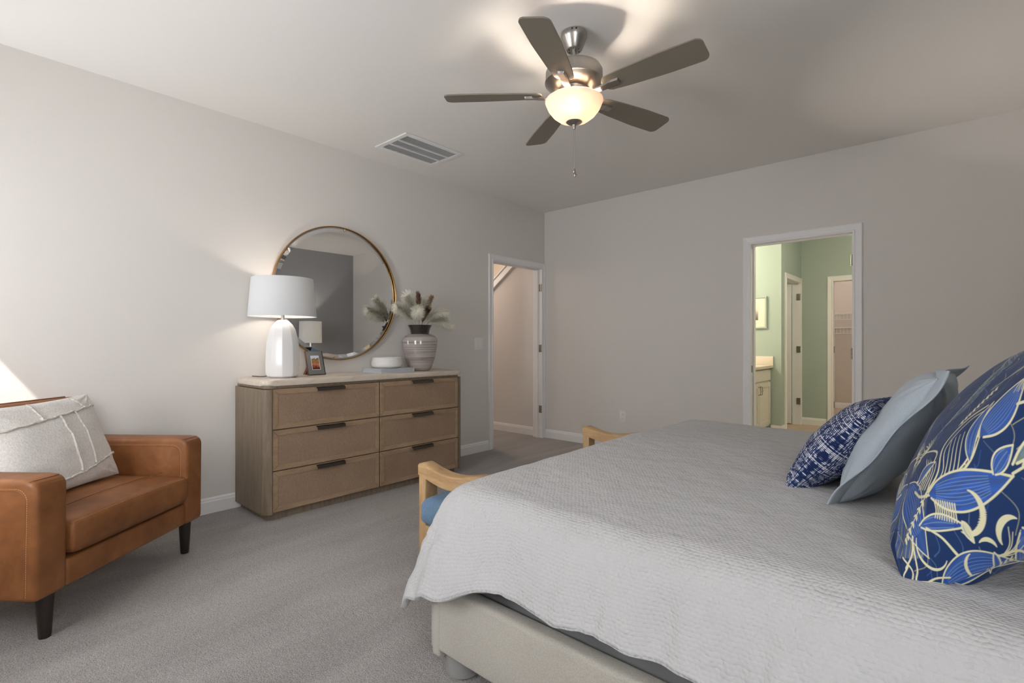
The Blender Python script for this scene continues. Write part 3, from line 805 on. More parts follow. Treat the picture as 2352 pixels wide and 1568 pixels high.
# vase with pampas
VX, VY = -3.575, 2.790
vs_ = thing('vase', 'taupe striped glazed vase with a flared dark brown collar', 'vase', (VX, VY, TZ))
prof = [(.070, 0), (.088, .002), (.100, .018), (.130, .103), (.147, .190), (.1545, .255), (.150, .282), (.132, .302), (.104, .316), (.080, .321)]
obj('body', lathe(bmesh.new(), prof, (VX, VY, TZ), 64), 'vase', vs_, smooth=60)
prof = [(.079, .318), (.080, .326), (.088, .362), (.104, .395), (.1045, .398), (.100, .398), (.084, .365), (.074, .33), (.074, .322)]
obj('collar', lathe(bmesh.new(), prof, (VX, VY, TZ), 64), 'dark_glaze', vs_, smooth=60)
def plume(kind, dirx, diry, length, droop, spread, n, seed):
    rnd = random.Random(seed); bm = bmesh.new()
    base = Vector((VX+dirx*.04, VY+diry*.04, TZ+.33)); length *= 1.13; droop *= .55; spread *= 1.05; dirx *= .7; diry *= (.7 if diry > 0 else .45)
    pts = []; NP = 19
    d = Vector((dirx*.45, diry*.45, 1.0)).normalized(); p = base.copy()
    for i in range(NP):
        pts.append(p.copy()); p = p+d*(length/(NP-1)); d = (d+Vector((dirx*.11, diry*.11, -droop*.085))).normalized()
    tube(bm, pts, [.0022-.00008*i for i in range(NP)], 5)
    br = kind == 'brown'
    for k in range(n):
        t = .36+.64*rnd.random()**.9; i = min(NP-2, int(t*(NP-1))); q = pts[i].lerp(pts[i+1], t*(NP-1)-i)
        ax = (pts[i+1]-pts[i]).normalized()
        side = Vector((rnd.gauss(0, 1), rnd.gauss(0, 1), rnd.gauss(0, 1))); side = (side-ax*side.dot(ax)).normalized()
        env = math.sin(PI*min(.97, max(.16, (t-.30)*1.15+.10)))**.7
        L = spread*(.6+.7*rnd.random())*(.35+.65*env)
        dirn = (ax*(1.0 if br else .85)+side*(.50 if br else .78)).normalized(); g = Vector((0, 0, -1))
        mid = [q]; cur = q.copy(); dd = dirn.copy()
        for h in range(4):
            cur = cur+dd*L/4; dd = (dd+g*(.05 if br else .22)+Vector((rnd.gauss(0, .06), rnd.gauss(0, .06), rnd.gauss(0, .06)))).normalized(); mid.append(cur.copy())
        w_ = side.cross(ax).normalized()*(.0013 if br else .0010)*(.7+.6*rnd.random())
        prev = (bm.verts.new(mid[0]-w_*.4), bm.verts.new(mid[0]+w_*.4))
        for h in (1, 2, 3):
            c_ = (bm.verts.new(mid[h]-w_), bm.verts.new(mid[h]+w_)); bm.faces.new((prev[0], prev[1], c_[1], c_[0])); prev = c_
        bm.faces.new((prev[0], prev[1], bm.verts.new(mid[4])))
    return bm
plumes = [
 ('white', .05, -.95, .29, 1.3, .085, 'cream pampas plume leaning left out of the vase, drooping towards the mirror'),
 ('white', .10, -.62, .31, .5, .085, 'tall cream pampas plume at the left of the vase'),
 ('brown', .30, -.42, .315, .2, .055, 'tall brown reed plume left of centre in the vase'),
 ('brown', .55, -.18, .22, .6, .060, 'short brown reed plume bending forward over the vase rim'),
 ('white', .55, .40, .25, 1.5, .085, 'cream pampas plume hanging over the front right of the vase rim'),
 ('white', -.05, .10, .26, .9, .095, 'cream pampas plume in the middle of the bunch'),
 ('brown', -.20, .50, .34, .2, .055, 'tallest brown reed plume at the right of the vase'),
 ('brown', .10, .95, .28, .6, .050, 'brown reed plume leaning right out of the vase'),
 ('white', .10, 1.3, .30, 1.8, .070, 'wispy cream plume arching out at the far right of the vase'),
 ('white', .55, -.75, .27, 1.1, .080, 'cream plume curling over the front left of the vase rim'),
 ('white', .15, .62, .26, 1.6, .095, 'cream pampas plume between the two tallest brown reeds'),
]
for i, (k, dx, dy, L, dr, sp, lab) in enumerate(plumes):
    bm = plume(k, dx, dy, L, dr, sp, 1100 if k == 'white' else 900, 11+i)
    tag(obj('pampas_plume', bm, 'pampas_'+k, None, (VX+dx*.05, VY+dy*.05, TZ+.30), smooth=0), lab, 'dried plume', 'pampas plumes in the vase')

# ------------------------------------------------------------------ leather armchair (local: x along front, y backwards, z up)
# chair local x axis = u, local y axis = -w
UX = Vector((-.632, .775, 0)); WD = Vector((.775, .632, 0))
P0 = Vector((-2.6075, .26592, 0))
ch = thing('leather_armchair', 'cognac leather armchair with dark tapered legs in the left corner', 'armchair', P0, math.atan2(UX.y, UX.x))
def cj(name, bm, m='leather', par=None, sm=62): return obj(name, bm, m, par or ch, world=False, smooth=sm)
# local y direction after rotation: rotate +90 from u = (-.775,-.632) = -w  -> +y is backwards. good
def arm(x0, x1, name):
    bm = bmesh.new()
    poly = [(.004, .178), (.76, .178), (.76, .60), (.74, .632), (.70, .640), (.045, .640), (.015, .632), (.0, .605)]
    prism(bm, poly, 'x', x0, x1, .022, 4)
    return cj(name, bm)
aL = arm(-.052, .082, 'armrest'); aR = arm(.768, .898, 'armrest')
def stitches(x, par, side):
    bm = bmesh.new(); path = []
    for k in range(60): path.append((x, .70-k*.0105, .606))
    for k in range(12):
        a = PI/2*k/11; path.append((x, .081-.045*math.sin(a), .561+.045*math.cos(a)))
    for k in range(34): path.append((x, .036+.0002*k, .556-.0108*k))
    P = [Vector(p_) for p_ in path]
    Ls = [0]
    for a, b in zip(P, P[1:]): Ls.append(Ls[-1]+(b-a).length)
    def ev(s_):
        for i in range(len(P)-1):
            if Ls[i+1] >= s_: return P[i].lerp(P[i+1], (s_-Ls[i])/max(1e-6, Ls[i+1]-Ls[i]))
        return P[-1]
    t = 0
    while t+.006 < Ls[-1]:
        tube(bm, [ev(t), ev(t+.0055)], .0010, 5); t += .0085
    cj('stitching', bm, 'stitch', par, 0)
    bm = bmesh.new(); tube(bm, [Vector((p_.x-side*.0016, p_.y+(.006 if i > 60 else .002), p_.z-(.007 if i < 72 else 0))) for i, p_ in enumerate(P)], .0028, 6); cj('seam', bm, 'leather', par)
stitches(-.0525, aL, -1); stitches(.0825, aL, 1); stitches(.7675, aR, -1); stitches(.8985, aR, 1)
cj('seat_base', B(.083, .767, .012, .72, .182, .290, .010, 3))
# seat cushion, slightly crowned
bm = bmesh.new(); nx, ny_ = 40, 36
def cush(bm, x0, x1, y0, y1, z0, z1, crown, r=.03, nx=40, ny=36):
    top = []; bot = []
    for j in range(ny+1):
        rt = []; rb_ = []
        for i in range(nx+1):
            a = -1+2*i/nx; b = -1+2*j/ny
            a = math.copysign(abs(a)**.7, a) if a else 0; b = math.copysign(abs(b)**.7, b) if b else 0
            x = (x0+x1)/2+a*(x1-x0)/2; y = (y0+y1)/2+b*(y1-y0)/2
            e = max(0, 1-(abs(a))**10)**.5*max(0, 1-(abs(b))**10)**.5
            cr = crown*(1-a*a)*(1-b*b)
            zm = (z0+z1)/2; hh = (z1-z0)/2
            ed = 1-.30*(1-e)
            rt.append(bm.verts.new((x, y, zm+hh*(.72+.28*e)+cr))); rb_.append(bm.verts.new((x, y, zm-hh*(.72+.28*e))))
        top.append(rt); bot.append(rb_)
    for j in range(ny):
        for i in range(nx):
            bm.faces.new((top[j][i], top[j][i+1], top[j+1][i+1], top[j+1][i])); bm.faces.new((bot[j][i], bot[j+1][i], bot[j+1][i+1], bot[j][i+1]))
    for i in range(nx):
        bm.faces.new((top[0][i], bot[0][i], bot[0][i+1], top[0][i+1])); bm.faces.new((top[ny][i], top[ny][i+1], bot[ny][i+1], bot[ny][i]))
    for j in range(ny):
        bm.faces.new((top[j][0], top[j+1][0], bot[j+1][0], bot[j][0])); bm.faces.new((top[j][nx], bot[j][nx], bot[j+1][nx], top[j+1][nx]))
    return bm
cush(bm, .086, .764, -.012, .60, .296, .450, .022)
bmesh.ops.smooth_vert(bm, verts=bm.verts[:], factor=.5, use_axis_x=True, use_axis_y=True, use_axis_z=True)
sc_ = cj('seat_cushion', bm, sm=60)
bm = bmesh.new(); t = .095
while t < .755: tube(bm, [(t, -.0115, .437+.006*math.sin(PI*(t-.09)/.67)), (t+.0055, -.0115, .437+.006*math.sin(PI*(t-.085)/.67))], .0010, 5); t += .0085
cj('stitching', bm, 'stitch', sc_, 0)
bm = bmesh.new(); tube(bm, [(.09+.67*i/30, .13, .4605+.012*math.sin(PI*i/30)) for i in range(31)], .0018, 6); cj('seam', bm, 'leather', sc_)
bm = bmesh.new()
prism(bm, [(.56, .30), (.76, .20), (.775, .75), (.755, .835), (.72, .858), (.68, .85), (.645, .81)], 'x', .0, .85, .02, 4)
cj('backrest', bm)
bm = bmesh.new(); tube(bm, [(.02+.81*i/20, .742, .854) for i in range(21)], .004, 6); cj('back_piping', bm, 'leather', ch.children[-1])
bm = bmesh.new(); cush(bm, .088, .762, .0, .36, -.075, .065, .02)
bmesh.ops.smooth_vert(bm, verts=bm.verts[:], factor=.5, use_axis_x=True, use_axis_y=True, use_axis_z=True)
for v_ in bm.verts:
    x, y, z = v_.co; a = math.radians(14); v_.co = Vector((x, .585-z*math.cos(a)+y*math.sin(a), .455+y*math.cos(a)+z*math.sin(a)*.5))
cj('back_cushion', bm, sm=60)
for (lx, ly) in ((.045, .065), (.840, .065), (.045, .70), (.845, .70)):
    bm = lathe(bmesh.new(), [(.0195, 0), (.021, .01), (.030, .175), (.030, .185)], (lx, ly, 0), 24); cj('leg', bm, 'legwood')

# ------------------------------------------------------------------ pillows
def frame_axes(U, V):
    U = Vector(U).normalized(); V = Vector(V); V = (V-U*V.dot(U)).normalized(); return U, V, U.cross(V).normalized()
def warp(u): return .5*math.sin(u*PI/2)+.5*math.sin(PI/2*math.sin(u*PI/2))
def pillow(res, W, Hh, Tk, vw=1, pinch=.06, wr=.004, seed=0, power=.42, flange=0):
    """returns (front grid, back grid) in local coords x,y,n ; param u,v in -1..1"""
    rnd = Vector((seed*7.3, seed*3.1, seed*1.7)); fr = []; bk = []
    for j in range(res+1):
        a = []; b = []
        for i in range(res+1):
            u = -1+2*i/res; v = -1+2*j/res
            u, v = warp(u), (warp(v) if vw else .72*v+.28*math.sin(v*PI/2))
            x = W/2*u*(1-pinch*(1-v*v)*abs(u)**3); y = Hh/2*v*(1-pinch*(1-u*u)*abs(v)**3)
            e = max(0, (1-u*u)*(1-v*v))**power
            n_ = noise.noise(Vector((u*2.2, v*2.2, 0))+rnd)
            cw = (abs(u*v))**1.5
            ang = math.atan2(abs(v)-1.0, abs(u)-1.0)
            dd = math.hypot(1-abs(u), 1-abs(v))
            wrk = wr*(math.sin(ang*14+seed)*max(0, 1-dd*1.4)*min(1, dd*6)+n_*2.0)*min(1, e*3)
            a.append((x, y, Tk/2*e+wrk)); b.append((x, y, -Tk/2*e-wrk*.7))
        fr.append(a); bk.append(b)
    return fr, bk
PAINT_POS = None
def pillow_obj(name, res, W, Hh, Tk, Cn, U, V, m, parent=None, deform=None, post=None, loc=None, paint=None, **kw):
    fr, bk = pillow(res, W, Hh, Tk, **kw); U, V, N_ = frame_axes(U, V); Cn = Vector(Cn)
    def tf(p, u, v):
        q = Cn+U*p[0]+V*p[1]+N_*p[2]
        return post(q, u, v) if post else q
    vs = []; fs = []; uv = []; n = res+1
    for g_, side in ((fr, 0), (bk, 1)):
        for j in range(n):
            for i in range(n): vs.append(tf(g_[j][i], -1+2*i/res, -1+2*j/res)); uv.append(((warp(-1+2*i/res)+1)/2, (warp(-1+2*j/res)+1)/2))
    K = n*n
    bd = lambda i, j: i in (0, res) or j in (0, res)
    idx = lambda s_, i, j: (j*n+i) if (s_ == 0 or bd(i, j)) else K+j*n+i
    for j in range(res):
        for i in range(res):
            fs.append((idx(0, i, j), idx(0, i+1, j), idx(0, i+1, j+1), idx(0, i, j+1)))
            fs.append((idx(1, i, j+1), idx(1, i+1, j+1), idx(1, i+1, j), idx(1, i, j)))
    me = bpy.data.meshes.new(name); off = Vector(loc if loc is not None else Cn)
    if parent is not None: off = wloc(parent)
    me.from_pydata([tuple(Vector(v_)-off) for v_ in vs], [], fs)
    ul = me.uv_layers.new(name='UVMap')
    li = np.zeros(len(me.loops), dtype=np.int32); me.loops.foreach_get('vertex_index', li)
    uva = np.array(uv, dtype=np.float32)[li]; ul.data.foreach_set('uv', uva.ravel())
    if paint is not None:
        col = np.ones((len(vs), 4), dtype=np.float32); ii = np.array(uv)
        R_ = paint.shape[0]-1
        q = np.array([tuple(v_) for v_ in vs]).reshape(2, n, n, 3)
        arc = np.zeros((2, n, n)); arc[:, :, 1:] = np.cumsum(np.linalg.norm(q[:, :, 1:]-q[:, :, :-1], axis=3), axis=2)
        arc[1] *= -1; tt = np.broadcast_to(np.linspace(0, Hh, n)[None, :, None], arc.shape)
        sN = arc if N_.x < 0 else -arc
        a = (.10+(.454*tt-.55*sN)/.235).ravel(); b = (.03+(.814*tt+.50*sN)/.53).ravel()
        a = 1-np.abs(1-np.mod(a, 2)); b = 1-np.abs(1-np.mod(b, 2))
        pp = paint.copy()
        for _ in range(1):
            pp[1:-1, 1:-1] = (pp[1:-1, 1:-1]*2+pp[:-2, 1:-1]+pp[2:, 1:-1]+pp[1:-1, :-2]+pp[1:-1, 2:])/6
        fx, fy = np.clip(a*(R_-1), 0, R_-1.001), np.clip(b*(R_-1), 0, R_-1.001); ix, iy = fx.astype(int), fy.astype(int); wx_, wy_ = (fx-ix)[:, None], (fy-iy)[:, None]
        col[:, :3] = (pp[iy, ix]*(1-wx_)+pp[iy, ix+1]*wx_)*(1-wy_)+(pp[iy+1, ix]*(1-wx_)+pp[iy+1, ix+1]*wx_)*wy_
        ca = me.color_attributes.new(name='Print', type='FLOAT_COLOR', domain='POINT'); ca.data.foreach_set('color', col.ravel())
    me.materials.append(M[m]); 
    for p_ in me.polygons: p_.use_smooth = True
    me.update()
    o = bpy.data.objects.new(name, me); C.objects.link(o)
    if parent is not None: o.parent = parent
    else: o.location = off
    return o
# cream pillow on the armchair
def chw(s_, t_, z): return P0+UX*s_-WD*t_+Vector((0, 0, z))
c0 = (chw(.140, .285, .482)+chw(.640, .300, .482)+chw(.640, .455, .893)+chw(.140, .455, .838))/4
Uc = chw(.64, .3, .492)-chw(.14, .285, .478); Vc = chw(.62, .455, .885)-chw(.64, .30, .482)
cp = thing('throw_pillow', 'cream patchwork pillow with frayed seams propped on the leather armchair', 'pillow', c0)
CPW, CPH, CPT = .56, .445, .15
pillow_obj('pillow_cover', 90, CPW, CPH, CPT, c0, Uc, Vc, 'cream', cp, seed=3, wr=.004, pinch=.05)
U_, V_, N_ = frame_axes(Uc, Vc)
def cps(u, v, h=.003):
    x = CPW/2*u*(1-.05*(1-v*v)*abs(u)**3); y = CPH/2*v*(1-.05*(1-u*u)*abs(v)**3)
    n_ = noise.noise(Vector((u*2.2, v*2.2, 0))+Vector((21.9, 9.3, 5.1)))
    e = max(0, (1-u*u)*(1-v*v))**.42
    s_ = 1 if N_.dot(WD) > 0 else -1
    return c0+U_*x+V_*y+N_*s_*(CPT/2*e+.004*n_*2*min(1, e*3)+h)
def frayed(pts_uv, seed):
    rnd = random.Random(seed); bm = bmesh.new(); P = []
    for (a, b), (c_, d_) in zip(pts_uv, pts_uv[1:]):
        for k in range(24): t = k/24; P.append((a+(c_-a)*t, b+(d_-b)*t))
    pts = [cps(u+.008*math.sin(i*.35), v+.008*math.sin(i*.5+1), .003) for i, (u, v) in enumerate(P)]
    tube(bm, pts, [.0048+.0014*math.sin(i*1.1) for i in range(len(pts))], 6)
    for i in range(len(pts)*14):
        p_ = pts[rnd.randrange(len(pts))]; q = p_+Vector((rnd.gauss(0, 1), rnd.gauss(0, 1), rnd.gauss(0, 1))).normalized()*.011
        w_ = Vector((rnd.gauss(0, 1), rnd.gauss(0, 1), rnd.gauss(0, 1))).normalized()*.0009
        a = [bm.verts.new(x) for x in (p_-w_, p_+w_, q)]; bm.faces.new(a)
    obj('frayed_seam', bm, 'fray', cp, smooth=60)
frayed([(-.96, .46), (-.4, .50), (.0, .55), (.50, .62), (.98, .70)], 1)
frayed([(-.96, -.80), (-.3, -.78), (.2, -.72), (.6, -.58), (.98, -.48)], 2)
frayed([(.06, .55), (.12, .1), (.12, -.72)], 3); frayed([(.38, .60), (.44, 0.1), (.42, -.64)], 4)
frayed([(-.22, .52), (-.26, .98)], 5); frayed([(.66, .64), (.52, .98)], 6)

# ------------------------------------------------------------------ bed
BX0, BX1, BY0, BY1 = -1.39, .70, 1.13, 3.47
bed = thing('upholstered_bed', 'low ivory upholstered platform bed with grey feet', 'bed', ((BX0+BX1)/2, (BY0+BY1)/2, 0))
obj('side_rail', B(BX0+.035, BX1, BY0, BY0+.062, .088, .318, .016, 4), 'upholstery', bed)
obj('side_rail', B(BX0+.035, BX1, BY1-.062, BY1, .088, .318, .016, 4), 'upholstery', bed)
obj('foot_rail', B(BX0-.002, BX0+.045, BY0+.0, BY1-.0, .085, .320, .014, 4), 'upholstery', bed)
obj('corner_wrap', B(BX0+.012, BX0+.050, BY0-.003, BY0+.02, .072, .318, .008, 3), 'upholstery', bed)
obj('headboard', B(BX1, BX1+.085, BY0-.02, BY1+.02, .05, 1.22, .02, 4), 'upholstery', bed)
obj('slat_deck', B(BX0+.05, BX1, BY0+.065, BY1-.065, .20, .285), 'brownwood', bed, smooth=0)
for (x, y) in ((BX0+.075, BY0+.085), (BX0+.075, BY1-.085), (BX1-.1, BY0+.085), (BX1-.1, BY1-.085), (-.35, (BY0+BY1)/2)):
    obj('bed_foot', lathe(bmesh.new(), [(.052, 0), (.060, .006), (.064, .086), (.064, .20)], (x, y, 0), 32), 'bedfoot', bed)
MB = prism(bmesh.new(), rrect(BX0+.06, BX1-.002, BY0+.068, BY1-.068, .06, 6), 'z', .287, .590)
es = [e for e in MB.edges if abs(e.verts[0].co.z-e.verts[1].co.z) < 1e-5]
bmesh.ops.bevel(MB, geom=es, offset=.03, segments=3, affect='EDGES', profile=.5)
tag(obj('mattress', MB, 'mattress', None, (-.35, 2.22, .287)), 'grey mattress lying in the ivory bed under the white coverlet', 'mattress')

# coverlet
def coverlet():
    xf, xh, yn, yf = -1.328, .69, 1.285, 3.325
    Lf, Ln = .42, .328; st = .0115
    zt = .640; R = .125
    nx = int((xh-(xf-Lf))/st); ny = int((yf+Ln-(yn-Ln))/st)
    vs = []; uv = []
    arc = R*math.radians(62)
    for j in range(ny+1):
        for i in range(nx+1):
            X = xf-Lf+(xh-xf+Lf)*i/nx; Y = yn-Ln+(yf-yn+2*Ln)*j/ny
            # corner of the cloth is rounded off
            cx = min(max(X, xf), xh); cy = min(max(Y, yn), yf)
            dx, dy = X-cx, Y-cy; d_ = math.hypot(dx, dy)
            if dx < 0 and dy != 0:
                mx = abs(dx)/Lf; my = abs(dy)/Ln
                dx *= math.sqrt(1-.22*my*my); dy *= math.sqrt(1-.18*mx*mx); d_ = math.hypot(dx, dy)
            if dy < 0:
                k = min(1, max(0, (-1.02-X)/.30)); k = k*k*(3-2*k); dx *= 1+.0*k; dy *= 1+.34*k; d_ = math.hypot(dx, dy)
            if d_ > 1e-6: ox, oy = dx/d_, dy/d_
            else: ox = oy = 0
            steep = math.radians(62)+math.radians(18)*max(0, -ox)**3
            if d_ <= arc: th = d_/R; h = R*math.sin(th); g = R*(1-math.cos(th))
            else:
                th = arc/R; e_ = d_-arc
                # slowly steepening
                h = R*math.sin(th)+e_*math.cos(steep)*(1-.25*e_); g = R*(1-math.cos(th))+e_*math.sin(steep)
            per = (cx if abs(oy) > .5 else cy)*1.0
            ang = math.atan2(oy, -ox) if (ox < 0) else 0
            w_ = min(1, max(0, (d_-.05)/.25))
            corner = (abs(ox)*abs(oy)*2)
            fold = .014*w_*math.sin(cx*9+math.sin(cx*23)*.8+cy*7)*(1-corner)+.020*w_*corner*math.sin(ang*7+.8)
            fold += .010*w_*noise.noise(Vector((X*9, Y*9, 3)))
            puff = .012*noise.noise(Vector((X*1.3, Y*1.3, 0)))+.004*noise.noise(Vector((X*7, Y*7, 5)))
            # radiating puckers near hem
            puck = .004*max(0, 1-abs(d_-Ln+.06)/.12)*math.sin(X*95+3*math.sin(X*17)+Y*60*(1 if ox < -.5 else 0))
            z = zt-g+puff*(1-w_*.6); px = cx+ox*(h+fold+puck); py = cy+oy*(h+fold+puck)
            # crown of the bed middle
            z += .010*math.sin(PI*(cy-yn)/(yf-yn))*(1-w_)
            # pinched gather on the near side close to the foot corner
            if oy < -.2 and d_ > .03:
                for (gx, am, wd) in ((-1.10, .028, .07), (-.55, .010, .05), (-.10, .012, .05)):
                    q = (X-gx-.25*(d_)*(1 if gx == -1.10 else .2))/wd
                    py += am*math.exp(-q*q)*w_
            hem = .006*math.sin(X*11+Y*9)+.004*math.sin(X*27+Y*21)
            if d_ > .2: z += hem*(d_-.2)/.15
            vs.append((px, py, z)); uv.append((X, Y))
    n = nx+1; fs = [(j*n+i, j*n+i+1, (j+1)*n+i+1, (j+1)*n+i) for j in range(ny) for i in range(nx)]
    me = bpy.data.meshes.new('coverlet'); me.from_pydata(vs, [], fs)
    ul = me.uv_layers.new(name='UVMap'); li = np.zeros(len(me.loops), dtype=np.int32); me.loops.foreach_get('vertex_index', li)
    ul.data.foreach_set('uv', np.array(uv, dtype=np.float32)[li].ravel())
    me.materials.append(M['quilt'])
    for p_ in me.polygons: p_.use_smooth = True
    o = bpy.data.objects.new('coverlet', me); C.objects.link(o)
    md = o.modifiers.new('thick', 'SOLIDIFY'); md.thickness = .02; md.offset = -1
    tag(o, 'white textured coverlet draped over the bed', 'bedspread'); return o
coverlet()

# pillows on the bed ------------------------------------------------
ZB = .655
def prop(bottom_near, top_near, length_y, W=None):
    pass
def rest(q, u, v, z0=.630, yy=None):
    if q.z < z0+.02:
        t = z0+.02-q.z; q.z = z0+.02-.02*(1-math.exp(-t/.02))*1.0
    return q
# tweed pillow : near edge (-.455,1.96,.65) -> (-.185,1.96,.975)
bn, tn = Vector((-.460, 1.955, .636)), Vector((-.215, 1.965, .938))
Vt = tn-bn; Ut = Vector((.06, 1, 0)); Ht = Vt.length
ctr = (bn+tn)/2+Ut.normalized()*.235
o = pillow_obj('tweed_pillow', 110, .47, Ht+.02, .175, ctr, Ut, Vt, 'tweed', post=lambda q, u, v: rest(q, u, v), seed=5, wr=.005, pinch=.06, power=.46)
tag(o, 'small navy and white basketweave throw pillow, frontmost on the bed', 'pillow')
# pale blue flanged pillow
bn, tn = Vector((-.300, 1.83, .634)), Vector((-.045, 1.84, 1.065))
Vt = tn-bn; Ut = Vector((.05, 1, 0)).normalized(); Ht = Vt.length
ctr = (bn+tn)/2+Ut*.32+Vector((.0, 0, 0))
bp = thing('pale_blue_pillow', 'pale blue linen pillow with a wavy flanged border behind the tweed pillow', 'pillow', ctr)
ins = pillow_obj('pillow_cover', 80, .56, Ht-.03, .17, ctr, Ut, Vt, 'linen_blue', bp, post=lambda q, u, v: rest(q, u, v), seed=8, wr=.006, pinch=.03, power=.46)
def flange_mesh():
    U_, V_, N_ = frame_axes(Ut, Vt); bm = bmesh.new(); W_, H_ = .66, Ht+.04
    n = 220; K = 9; rings = []
    for i in range(n):
        t = 4*i/n; k = int(t); f_ = t-k
        (a0, b0), (a1, b1) = [((-1, -1), (1, -1)), ((1, -1), (1, 1)), ((1, 1), (-1, 1)), ((-1, 1), (-1, -1))][k]
        u, v = a0+(a1-a0)*f_, b0+(b1-b0)*f_; ring = []
        for q in range(K):
            s_ = q/(K-1)
            uu, vv = u*(.74+.26*s_), v*(.74+.26*s_)
            sag = -.035*(1-u*u)*(1 if v > .5 else 0)*s_
            wave = .016*s_**1.4*(math.sin(t*5.2+.6)+.6*math.sin(t*11.7))
            nn = wave
            p_ = ctr+U_*(uu*W_/2)+V_*(vv*H_/2+sag)+N_*(-nn if N_.x > 0 else nn)
            p_ = rest(p_, 0, 0, .634); ring.append(bm.verts.new(p_))
        rings.append(ring)
    for i in range(n):
        a, b = rings[i], rings[(i+1) % n]
        for q in range(K-1): bm.faces.new((a[q], a[q+1], b[q+1], b[q]))
    o_ = obj('flange', bm, 'linen_blue', bp, smooth=180)
    md = o_.modifiers.new('thick', 'SOLIDIFY'); md.thickness = .004; md.offset = 0
flange_mesh()

# ---- botanical print, drawn as a cloth pattern -------------------
R_ = 900; RES_ = 560
img = np.zeros((R_, R_, 3), dtype=np.float32); img[:] = (.0035, .028, .118)
yy_, xx_ = np.mgrid[0:R_, 0:R_].astype(np.float32)/(R_-1)
NAVY = np.array((.0035, .028, .118)); BLUE = np.array((.014, .056, .24)); BL2 = np.array((.038, .11, .36)); CREAM = np.array((.74, .71, .46)); GREEN = np.array((.20, .27, .20)); SLATE = np.array((.05, .09, .13))
def spl(P, n=60):
    P = [np.array(p_, dtype=float) for p_ in P]; P = [2*P[0]-P[1]]+P+[2*P[-1]-P[-2]]; out = []
    for i in range(1, len(P)-2):
        for k in range(n):
            t = k/n; a, b, c_, d_ = P[i-1:i+3]
            out.append(.5*((2*b)+(-a+c_)*t+(2*a-5*b+4*c_-d_)*t*t+(-a+3*b-3*c_+d_)*t**3))
    out.append(P[-2]); return np.array(out)
def stroke(S, w0, w1, col, sym=False):
    n = len(S)
    for i in range(0, n-1):
        t = i/(n-1); w = (w0+(w1-w0)*t) if not sym else w0+(w1-w0)*math.sin(PI*t)
        dot(S[i], w, col)
def dot(p_, w, col, soft=1.1):
    w = w*.95+.0004
    r = w+2.5/R_; p_ = tuple(p_); x0 = max(0, int((p_[0]-r)*R_)); x1 = min(R_, int((p_[0]+r)*R_)+2); y0 = max(0, int((p_[1]-r)*R_)); y1 = min(R_, int((p_[1]+r)*R_)+2)
    if x0 >= x1 or y0 >= y1: return
    dd = np.hypot(xx_[y0:y1, x0:x1]-p_[0], yy_[y0:y1, x0:x1]-p_[1])
    a = np.clip((w-dd)*R_/soft+.5, 0, 1)[..., None]
    cur = img[y0:y1, x0:x1]; np.copyto(cur, cur*(1-a)+np.array(col)*a)
def fillp(poly, col, col2=None, ang=0, freq=60):
    poly = np.array(poly); x0, y0 = poly.min(0); x1, y1 = poly.max(0)
    X0 = max(0, int(x0*R_)); X1 = min(R_, int(x1*R_)+2); Y0 = max(0, int(y0*R_)); Y1 = min(R_, int(y1*R_)+2)
    if X0 >= X1 or Y0 >= Y1: return
    gx, gy = xx_[Y0:Y1, X0:X1], yy_[Y0:Y1, X0:X1]; ins_ = np.zeros(gx.shape, bool); n = len(poly)
    for i in range(n):
        ax, ay = poly[i]; bx, by = poly[(i+1) % n]
        c_ = (ay > gy) != (by > gy)
        with np.errstate(divide='ignore', invalid='ignore'): xi = (bx-ax)*(gy-ay)/(by-ay+1e-12)+ax
        ins_ ^= c_ & (gx < xi)
    cc = np.array(col)[None, None]*np.ones(gx.shape+(1,))
    if col2 is not None:
        s_ = .5+.5*np.sin((gx*math.cos(ang)+gy*math.sin(ang))*freq+3*np.sin(gy*17)+2*np.sin(gx*23)); cc = cc*(1-s_[..., None])+np.array(col2)*s_[..., None]
    img[Y0:Y1, X0:X1][ins_] = cc[ins_]
W1 = .0042
def leaf(base, tip, width, col=BLUE, col2=BL2, veins=5, out=CREAM, bend=.0, ow=.0028):
    b = np.array(base, float); t = np.array(tip, float); d_ = t-b; L = np.hypot(*d_); d_ /= L; n_ = np.array((-d_[1], d_[0]))
    def side(s_, k=1.0):
        return [b+d_*L*q+n_*(s_*k*width*math.sin(PI*q**.8)**.9+bend*math.sin(PI*q)*L) for q in np.linspace(0, 1, 26)]
    A = side(1); Bq = side(-1)[::-1]
    fillp(A+Bq, col, col2, math.atan2(n_[1], n_[0]), 150)
    for k in np.linspace(-.65, .65, veins):
        S = np.array(side(k))[3:-3]; stroke(spl(S[::4], 30), .0011, .0011, (.16, .26, .50))
    stroke(spl(A[::3]+[t], 34), ow, ow, out); stroke(spl([t]+Bq[::3], 34), ow, ow, out)
def vine(P, w0=W1, w1=.002, col=CREAM): stroke(spl(P, 90), w0, w1, col)
def sprig(P, n, size, col=CREAM):
    S = spl(P, 40); stroke(S, .0025, .002, col)
    for k in range(n):
        i = int((k+.5)/n*(len(S)-2)); t = S[i+1]-S[i]; t = t/(np.hypot(*t)+1e-9); nn = np.array((-t[1], t[0]))
        for s_ in (-1, 1):
            a = S[i]; b = a+(t*.8+nn*s_*.7)*size; stroke(np.linspace(a, b, 22), .0012, .0050, col, True)
rg_ = random.Random(4)
def tuft(c_, a0, a1, n, L, col=CREAM, w=.0026, curl=.3):
    for k in range(n):
        a = a0+(a1-a0)*k/max(1, n-1); l_ = L*(.75+.4*rg_.random())
        p0 = np.array(c_, float); p1 = p0+l_*.5*np.array((math.cos(a), math.sin(a))); p2 = p0+l_*np.array((math.cos(a+curl), math.sin(a+curl)))
        stroke(spl([p0, p1, p2], 40), w, w*.45, col)
